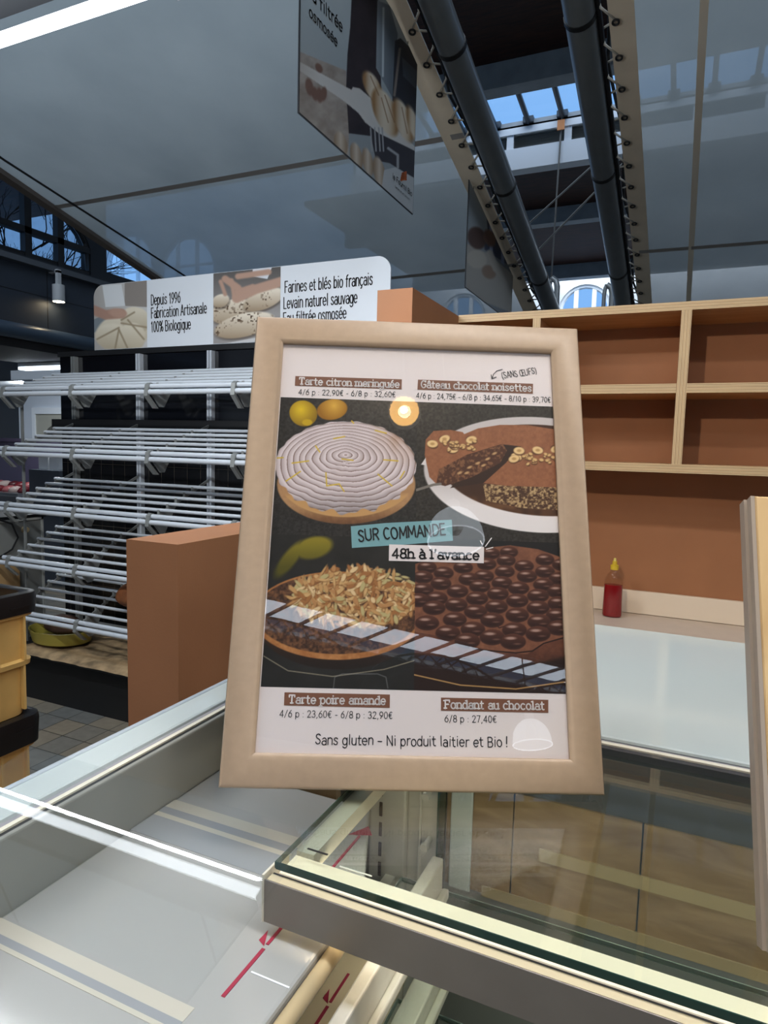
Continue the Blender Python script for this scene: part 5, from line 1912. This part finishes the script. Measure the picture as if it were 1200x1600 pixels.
def pendant(loc, tilt, lit, label, R=0.10):
    t = thing('pendant_lamp', label, 'pendant lamp', loc)
    n = 48
    mb = MB()
    prof = [(0.022, 0.13), (0.045, 0.122), (0.07, 0.10), (0.088, 0.07), (0.097, 0.035), (0.10, 0.0)]
    for r, z in prof:
        for k in range(n):
            rr = r * (1 + (0.025 if k % 2 else 0)) * R / 0.10
            a = 2 * PI * k / n
            mb.v.append((rr * math.cos(a), rr * math.sin(a), z * R / 0.10))
    for i in range(len(prof) - 1):
        for k in range(n):
            mb.f.append((i * n + k, i * n + (k + 1) % n, (i + 1) * n + (k + 1) % n, (i + 1) * n + k))
            mb.mi.append(0)
    link_mesh('shade', mb, SHADEGLASS, t, local=True, smooth=30)
    link_mesh('shade_rim', MB().tube([(R * math.cos(2 * PI * k / 32), R * math.sin(2 * PI * k / 32), 0) for k in range(32)], 0.003, 6, closed=True), SHADERIM, t, local=True, smooth=60)
    link_mesh('socket', MB().lathe([(0.0, 0.12), (0.026, 0.12), (0.024, 0.17), (0.008, 0.185), (0.0, 0.185)], (0, 0, 0), 18), WHITEPLASTIC, t, local=True, smooth=40)
    link_mesh('cord', MB().tube([(0, 0, 0.18), (0, 0, 1.2)], 0.004, 6), CABLE, t, local=True)
    link_mesh('bulb', MB().lathe([(0.0, 0.03), (0.018, 0.035), (0.03, 0.055), (0.026, 0.085), (0.014, 0.11), (0.012, 0.125), (0.0, 0.125)], (0, 0, 0), 18), BULB if lit else mat('opal bulb', (236, 236, 232), 0.3), t, local=True, smooth=50)
    return t


pendant((0.565, -0.43, 2.33), 0, False, 'ribbed glass pendant lamp mirrored above the SUR COMMANDE label', 0.10)
pendant((1.72, -1.52, 2.05), 0, False, 'ribbed glass pendant lamp mirrored in the lower corner of the menu print', 0.10)
sp = thing('spot_lamp', 'small lit reflector spot mirrored at the top of the framed menu', 'spot lamp', (0.117, -0.004, 2.40))
SPQ = Vector((-0.40, 0.66, -0.64)).to_track_quat('-Z', 'Y').to_matrix().to_4x4()
n = 40
mb = MB()
for r, z in [(0.020, 0.035), (0.030, 0.03), (0.040, 0.012), (0.044, 0.0)]:
    for k in range(n):
        rr = r * (1.0 if k % 2 else 0.94)
        mb.v.append((rr * math.cos(2 * PI * k / n), rr * math.sin(2 * PI * k / n), z))
for i in range(3):
    for k in range(n):
        mb.f.append((i * n + k, i * n + (k + 1) % n, (i + 1) * n + (k + 1) % n, (i + 1) * n + k))
        mb.mi.append(0)
mb.xform(SPQ)
link_mesh('reflector', mb, mat('warm ribbed reflector', (226, 190, 120), 0.25, metal=0.6, emit=(255, 214, 140), emit_s=9.0), sp, local=True, smooth=20)
link_mesh('bulb', MB().lathe([(0.0, 0.008), (0.014, 0.01), (0.019, 0.02), (0.019, 0.034), (0.0, 0.036)], (0, 0, 0), 18).xform(SPQ), BULB, sp, local=True, smooth=50)
link_mesh('can', MB().lathe([(0.0455, -0.004), (0.048, -0.004), (0.05, 0.09), (0.0, 0.092)], (0, 0, 0), 24, cap=False).xform(SPQ), WHITEPLASTIC, sp, local=True, smooth=40)
link_mesh('cord', MB().tube([(0.03, -0.05, 0.05), (0.03, -0.05, 1.3)], 0.004, 6), CABLE, sp, local=True)
point_light('spot_lamp_light', (0.10, 0.024, 2.373), LAMP['spot'] * 0.2, (1.0, 0.86, 0.66), 0.010, 100, (0.1, 0.9, 1.0))

# two more stall spots on a rail behind the photographer light the terracotta wall
for (x, y, z, aim, k, lab) in [(-0.55, -0.35, 2.45, (-0.15, 2.7, 1.72), 4.0, 'white can spot on the rail, aimed at the plywood shelf'), (0.9, 0.55, 2.95, (0.0, 2.6, 1.2), 0.3, 'white can spot above the pine frame, aimed at the back counter')]:
    t = thing('can_spot', lab, 'spot lamp', (x, y, z))
    dv = (Vector(aim) - Vector((x, y, z))).normalized()
    q = dv.to_track_quat('-Z', 'Y').to_matrix().to_4x4()
    link_mesh('can', MB().lathe([(0.045, -0.02), (0.05, -0.02), (0.05, 0.10), (0.0, 0.105)], (0, 0, 0), 24, cap=False).xform(q), WHITEPLASTIC, t, local=True, smooth=40)
    link_mesh('lens', MB().lathe([(0.0, -0.012), (0.044, -0.012), (0.044, -0.008), (0.0, -0.008)], (0, 0, 0), 24).xform(q), BULB, t, local=True)
    link_mesh('stem', MB().tube([(0, 0, 0.03), (0, 0, 1.0)], 0.008, 8), WHITEPLASTIC, t, local=True)
    pos = Vector((x, y, z)) + dv * 0.05
    point_light('can_spot_light', pos, LAMP['spot'] * k, (1.0, 0.84, 0.64), 0.03, 37, aim)

# neutral ceiling fittings added out of view overhead to brighten the stall
for x, y, lab in [(0.45, 0.35, 'added unseen white ceiling light fitting over the glass counter, above the menu frame'), (-1.9, -0.2, 'added unseen white ceiling light fitting over the yellow crates'), (2.2, 1.2, 'added unseen white ceiling light fitting over the back counter')]:
    t = thing('added_ceiling_light', lab, 'ceiling lamp', (x, y, 3.05))
    link_mesh('housing', MB().box(-0.62, 0.62, -0.10, 0.10, 0.0, 0.06), WHITEPLASTIC, t, local=True, bevel=0.006)
    link_mesh('diffuser', MB().box(-0.6, 0.6, -0.08, 0.08, -0.012, 0.0), mat('lit panel', (250, 250, 250), 0.4, emit=(255, 246, 234), emit_s=4.0), t, local=True)
    link_mesh('hanger', MB().tube([(-0.5, 0, 0.06), (-0.5, 0, 1.0)], 0.004, 6).tube([(0.5, 0, 0.06), (0.5, 0, 1.0)], 0.004, 6), CABLE, t, local=True)
    area_light('added_ceiling_glow', (x, y, 3.03), (0, 0, 0), 1.2, 0.16, LAMP['panel'] * (0.35 if x > 2 else 1.0), (1.0, 0.94, 0.87))

# ================================================================== BEHIND, OVER THE AISLE
fa = thing('stall_fascia', 'long dark navy stall fascia under the arched windows', 'fascia', (-5.5, 3.0, 2.5))
fm = MB().box(-5.6, -5.5, -0.5, 9.0, 2.55, 3.12)
link_mesh('board', fm, NAVY, fa)
jn = MB()
for y in (2.3, 3.7, 4.45, 5.9):
    jn.box(-5.502, -5.498, y - 0.004, y + 0.004, 2.55, 3.12)
jn.box(-5.502, -5.498, -0.5, 9.0, 2.86, 2.866)
link_mesh('joint', jn, BLACKMATT, fa)
link_mesh('cornice', MB().box(-5.62, -5.42, -0.5, 9.0, 3.10, 3.15), mat('dark grey cornice', (70, 76, 84), 0.5), fa)
link_mesh('bumper_tube', MB().tube([(-5.45, -0.5, 2.50), (-5.45, 9.0, 2.50)], 0.07, 16), mat('blue grey tube', (64, 80, 98), 0.35), fa, smooth=40)
link_mesh('soffit', MB().box(-6.6, -5.5, -0.5, 9.0, 2.36, 2.44), mat('dark soffit', (26, 26, 30), 0.7), fa)

cs = thing('can_spot', 'small grey can spot glowing on the dark navy fascia', 'spot lamp', (-5.4, 4.49, 2.92))
link_mesh('can', MB().lathe([(0.05, -0.09), (0.055, -0.09), (0.055, 0.06), (0.0, 0.065)], (0, 0, 0), 20), mat('pale grey can', (170, 174, 178), 0.4), cs, local=True, smooth=40)
link_mesh('lens', MB().lathe([(0.0, -0.093), (0.048, -0.093), (0.048, -0.085), (0.0, -0.085)], (0, 0, 0), 20), BULB, cs, local=True)
link_mesh('arm', MB().box(-0.015, 0.015, -0.02, 0.02, 0.06, 0.19).box(-0.11, 0.015, -0.02, 0.02, 0.17, 0.20), mat('pale grey can'), cs, local=True)
rail = MB().box(-5.49, -5.40, 0.0, 8.8, 3.095, 3.115)
f2 = thing('fluorescent_lamp', 'short white fluorescent fitting glowing under the dark fascia, past the rack', 'ceiling lamp', (-6.3, 5.0, 2.32))
link_mesh('housing', MB().box(-6.60, -5.9, 4.95, 5.05, 2.315, 2.358), WHITEPLASTIC, f2, bevel=0.006)
link_mesh('diffuser', MB().box(-6.59, -5.91, 4.945, 5.055, 2.285, 2.315), mat('lit diffuser', (240, 248, 255), 0.4, emit=(226, 240, 255), emit_s=3.0), f2, bevel=0.006)

aw = MB().tube([(-9.0, 5.0, 2.10), (-6.62, 5.0, 2.10), (-6.52, 5.0, 2.098), (-6.44, 5.0, 2.09)], [0.075, 0.075, 0.06, 0.02], 16)
tag(link_mesh('awning_roller', aw, mat('pale grey awning cloth', (176, 180, 184), 0.6), smooth=50), 'pale grey rolled awning beyond the end of the bread rack', 'awning')

hs = thing('kiosk', 'white kiosk with a panelled doorway beyond the bread rack end', 'kiosk', (-7.6, 6.0, 0))
link_mesh('wall', MB().box(-8.2, -6.85, 6.0, 6.1, 0, 2.30), mat('kiosk white', (206, 212, 220), 0.5), hs)
link_mesh('door_frame', MB().box(-7.72, -7.66, 5.97, 6.0, 1.0, 1.95).box(-7.66, -6.9, 5.97, 6.0, 1.87, 1.95), WHITESTEEL, hs)
link_mesh('door', MB().box(-7.66, -6.9, 5.985, 5.999, 0.9, 1.87), mat('beige door', (170, 168, 156), 0.5), hs)
link_mesh('arched_panel', MB().prism([(-7.5 + 0.3 * math.cos(PI * i / 10) + 0.25, 1.45 + 0.3 * math.sin(PI * i / 10)) for i in range(11)] + [(-7.55, 0.95), (-6.95, 0.95)], 5.98, 5.984, 'Y'), mat('dark arched panel', (92, 92, 86), 0.5), hs)
link_mesh('roof_edge', MB().box(-8.3, -6.8, 5.9, 6.1, 2.30, 2.42), WHITESTEEL, hs)

dc = thing('meat_case', 'glass fronted meat display case beyond the bread rack end', 'display case', (-6.8, 5.0, 0))
link_mesh('base', MB().box(-7.85, -6.42, 4.78, 5.6, 0, 0.93), mat('grey case base', (96, 98, 104), 0.4), dc)
link_mesh('tray', MB().box(-7.8, -6.45, 4.80, 5.5, 0.93, 0.96), mat('steel tray', (150, 152, 160), 0.3, metal=0.5), dc)
link_mesh('back_panel', MB().box(-7.8, -6.45, 5.5, 5.55, 1.0, 1.55), mat('mauve back panel', (92, 84, 108), 0.4), dc)
link_mesh('front_glass', MB().quad((-7.8, 4.79, 0.93), (-6.45, 4.79, 0.93), (-6.45, 5.0, 1.5), (-7.8, 5.0, 1.5)), CLEAR, dc)
link_mesh('top_glass', MB().box(-7.8, -6.45, 5.0, 5.5, 1.5, 1.51), CLEAR, dc)
rm_ = random.Random(4)
meats = [mat('dark red meat', (130, 34, 44), 0.35), mat('pink meat', (186, 96, 100), 0.35), mat('pale fat', (206, 176, 172), 0.4), mat('deep red meat', (92, 20, 30), 0.35)]
for k in range(16):
    x = -7.42 + (k % 8) * 0.128 + rm_.uniform(-0.006, 0.006)
    y = 4.94 + (k // 8) * 0.26 + rm_.uniform(-0.02, 0.02)
    rr = (0.052 + rm_.uniform(0, 0.01), 0.09, 0.045)
    mb = MB().lathe([(0.0, 0.0), (rr[0] * 0.9, 0.0), (rr[0], 0.02), (rr[0] * 0.75, 0.05), (rr[0] * 0.3, 0.066), (0.0, 0.068)], (x, y, 0.961 + 0.03 * (k // 8)), 12, sy=1.6)
    tag(link_mesh('meat_cut', mb, meats[k % 4], smooth=60), 'cut of red or pink meat lying in the glass display case', 'meat', 'meat cuts in the far display case')
for k, (x, z) in enumerate([(-6.29, 1.223), (-6.125, 1.223)]):
    bx_ = thing('white_box', ['square white box beside the meat case, the one next to the meat', 'square white box beside the meat case, next to the black rack panel'][k], 'box', (x, 5.05, z), 'white boxes by the meat case')
    link_mesh('box_body', MB().box(-0.075, 0.075, -0.06, 0.06, 0, 0.15), WHITEPLASTIC, bx_, local=True, bevel=0.006)
    link_mesh('lid', MB().box(-0.078, 0.078, -0.063, 0.063, 0.15, 0.162), mat('pale box lid', (210, 214, 218), 0.4), bx_, local=True, bevel=0.003)
stn = MB().box(-6.40, -5.95, 4.9, 5.25, 0, 1.222)
tag(link_mesh('grey_stand', stn, mat('grey blue stand', (78, 84, 94), 0.5)), 'grey stand carrying the two square white boxes', 'stand')

gc = thing('grey_cabinet', 'open grey cabinet with black top standing at the end of the bread rack', 'cabinet', (-4.3, 2.7, 0))
link_mesh('side_panel', MB().box(-3.83, -3.80, 2.66, 3.0, 0.0, 1.045), mat('grey cabinet panel', (128, 130, 128), 0.5), gc)
link_mesh('black_top', MB().box(-4.8, -3.79, 2.65, 3.02, 1.045, 1.065), BLACKMATT, gc)
link_mesh('back_panel', MB().box(-4.8, -3.83, 2.97, 3.0, 0.0, 1.045), mat('grey cabinet panel'), gc)
link_mesh('frame_edge', MB().box(-3.80, -3.792, 2.985, 3.0, 0.0, 1.045).box(-3.80, -3.792, 2.66, 3.0, 1.03, 1.045), mat('pale cabinet edge', (186, 188, 184), 0.5), gc)
kn = link_mesh('knob', MB().tube([(-3.80, 2.866, 0.972), (-3.775, 2.866, 0.972)], [0.022, 0.018], 14), mat('brass knob', (206, 186, 146), 0.3, metal=0.4), gc, smooth=40)
link_mesh('wire', MB().tube([(-3.785, 2.67, 1.06), (-3.77, 2.76, 1.02), (-3.772, 2.80, 0.93), (-3.775, 2.76, 0.86), (-3.78, 2.70, 0.83), (-3.785, 2.67, 0.82)], 0.006, 6), CABLE, gc, smooth=60)
pb = MB().tube([(-3.78, 3.05, 0.952), (-3.52, 3.05, 0.972)], 0.022, 12)

wd = MB().box(-3.79, -3.70, 2.30, 2.62, 0.80, 0.815)
tag(link_mesh('wooden_board', MB().box(-3.79, -3.765, 2.66, 2.80, 0.0, 0.80), mat('pale wooden board', (176, 142, 98), 0.6)), 'pale wooden board leaning on the grey cabinet below the bread rack shelf', 'board')

# hall wires
for nm, a, b, lab in [('hanging_wire', (-2.25, 11.98, 7.26), (-2.3, 11.98, 4.2), 'thin wire hanging straight down from the roof light'),
                      ('slanting_wire', (-3.1, 11.5, 5.0), (-1.4, 12.0, 6.62), 'thin wire slanting up in front of the dark roof, upper of two'),
                      ('slanting_wire', (-2.9, 11.5, 4.5), (-1.0, 12.0, 6.55), 'thin wire slanting up in front of the dark roof, lower of two')]:
    tag(link_mesh(nm, MB().tube([a, b], 0.016, 5), mat('dull wire', (110, 108, 104), 0.5)), lab, 'wire')
tag(link_mesh('orange_tag', MB().box(-2.31, -2.19, 11.93, 11.96, 7.02, 7.18), mat('orange tag', (226, 150, 96), 0.5)), 'small orange tag on the ledge under the roof light', 'tag')

# bare trees outside the windows
def tree(name, base_, h, seed, label):
    r = random.Random(seed)
    mb = MB()

    def grow(p, d, L, rad, depth):
        q = p + d * L
        mb.tube([p, (p + q) / 2 + Vector((r.uniform(-1, 1), r.uniform(-1, 1), 0)) * L * 0.06, q], [rad, rad * 0.85, rad * 0.7], 5, caps=False)
        if depth == 0:
            return
        for k in range(3):
            v = Vector((r.uniform(-1, 1), r.uniform(-1, 1), r.uniform(-0.25, 0.7)))
            nd = (d * 0.75 + v * 0.75).normalized()
            grow(p + (q - p) * r.uniform(0.55, 1.0), nd, L * r.uniform(0.6, 0.8), rad * 0.58, depth - 1)
    grow(Vector(base_), Vector((0, 0, 1)), h, 0.12, 6)
    tag(link_mesh(name, mb, BARK, recalc=False), label, 'tree')


tree('bare_tree', (-12.2, 8.9, 0), 2.5, 3, 'bare leafless tree outside the side windows above the navy fascia')
tree('bare_tree', (-20.5, 25.0, 0), 3.6, 8, 'bare leafless tree behind the arched windows seen through the large tarp')
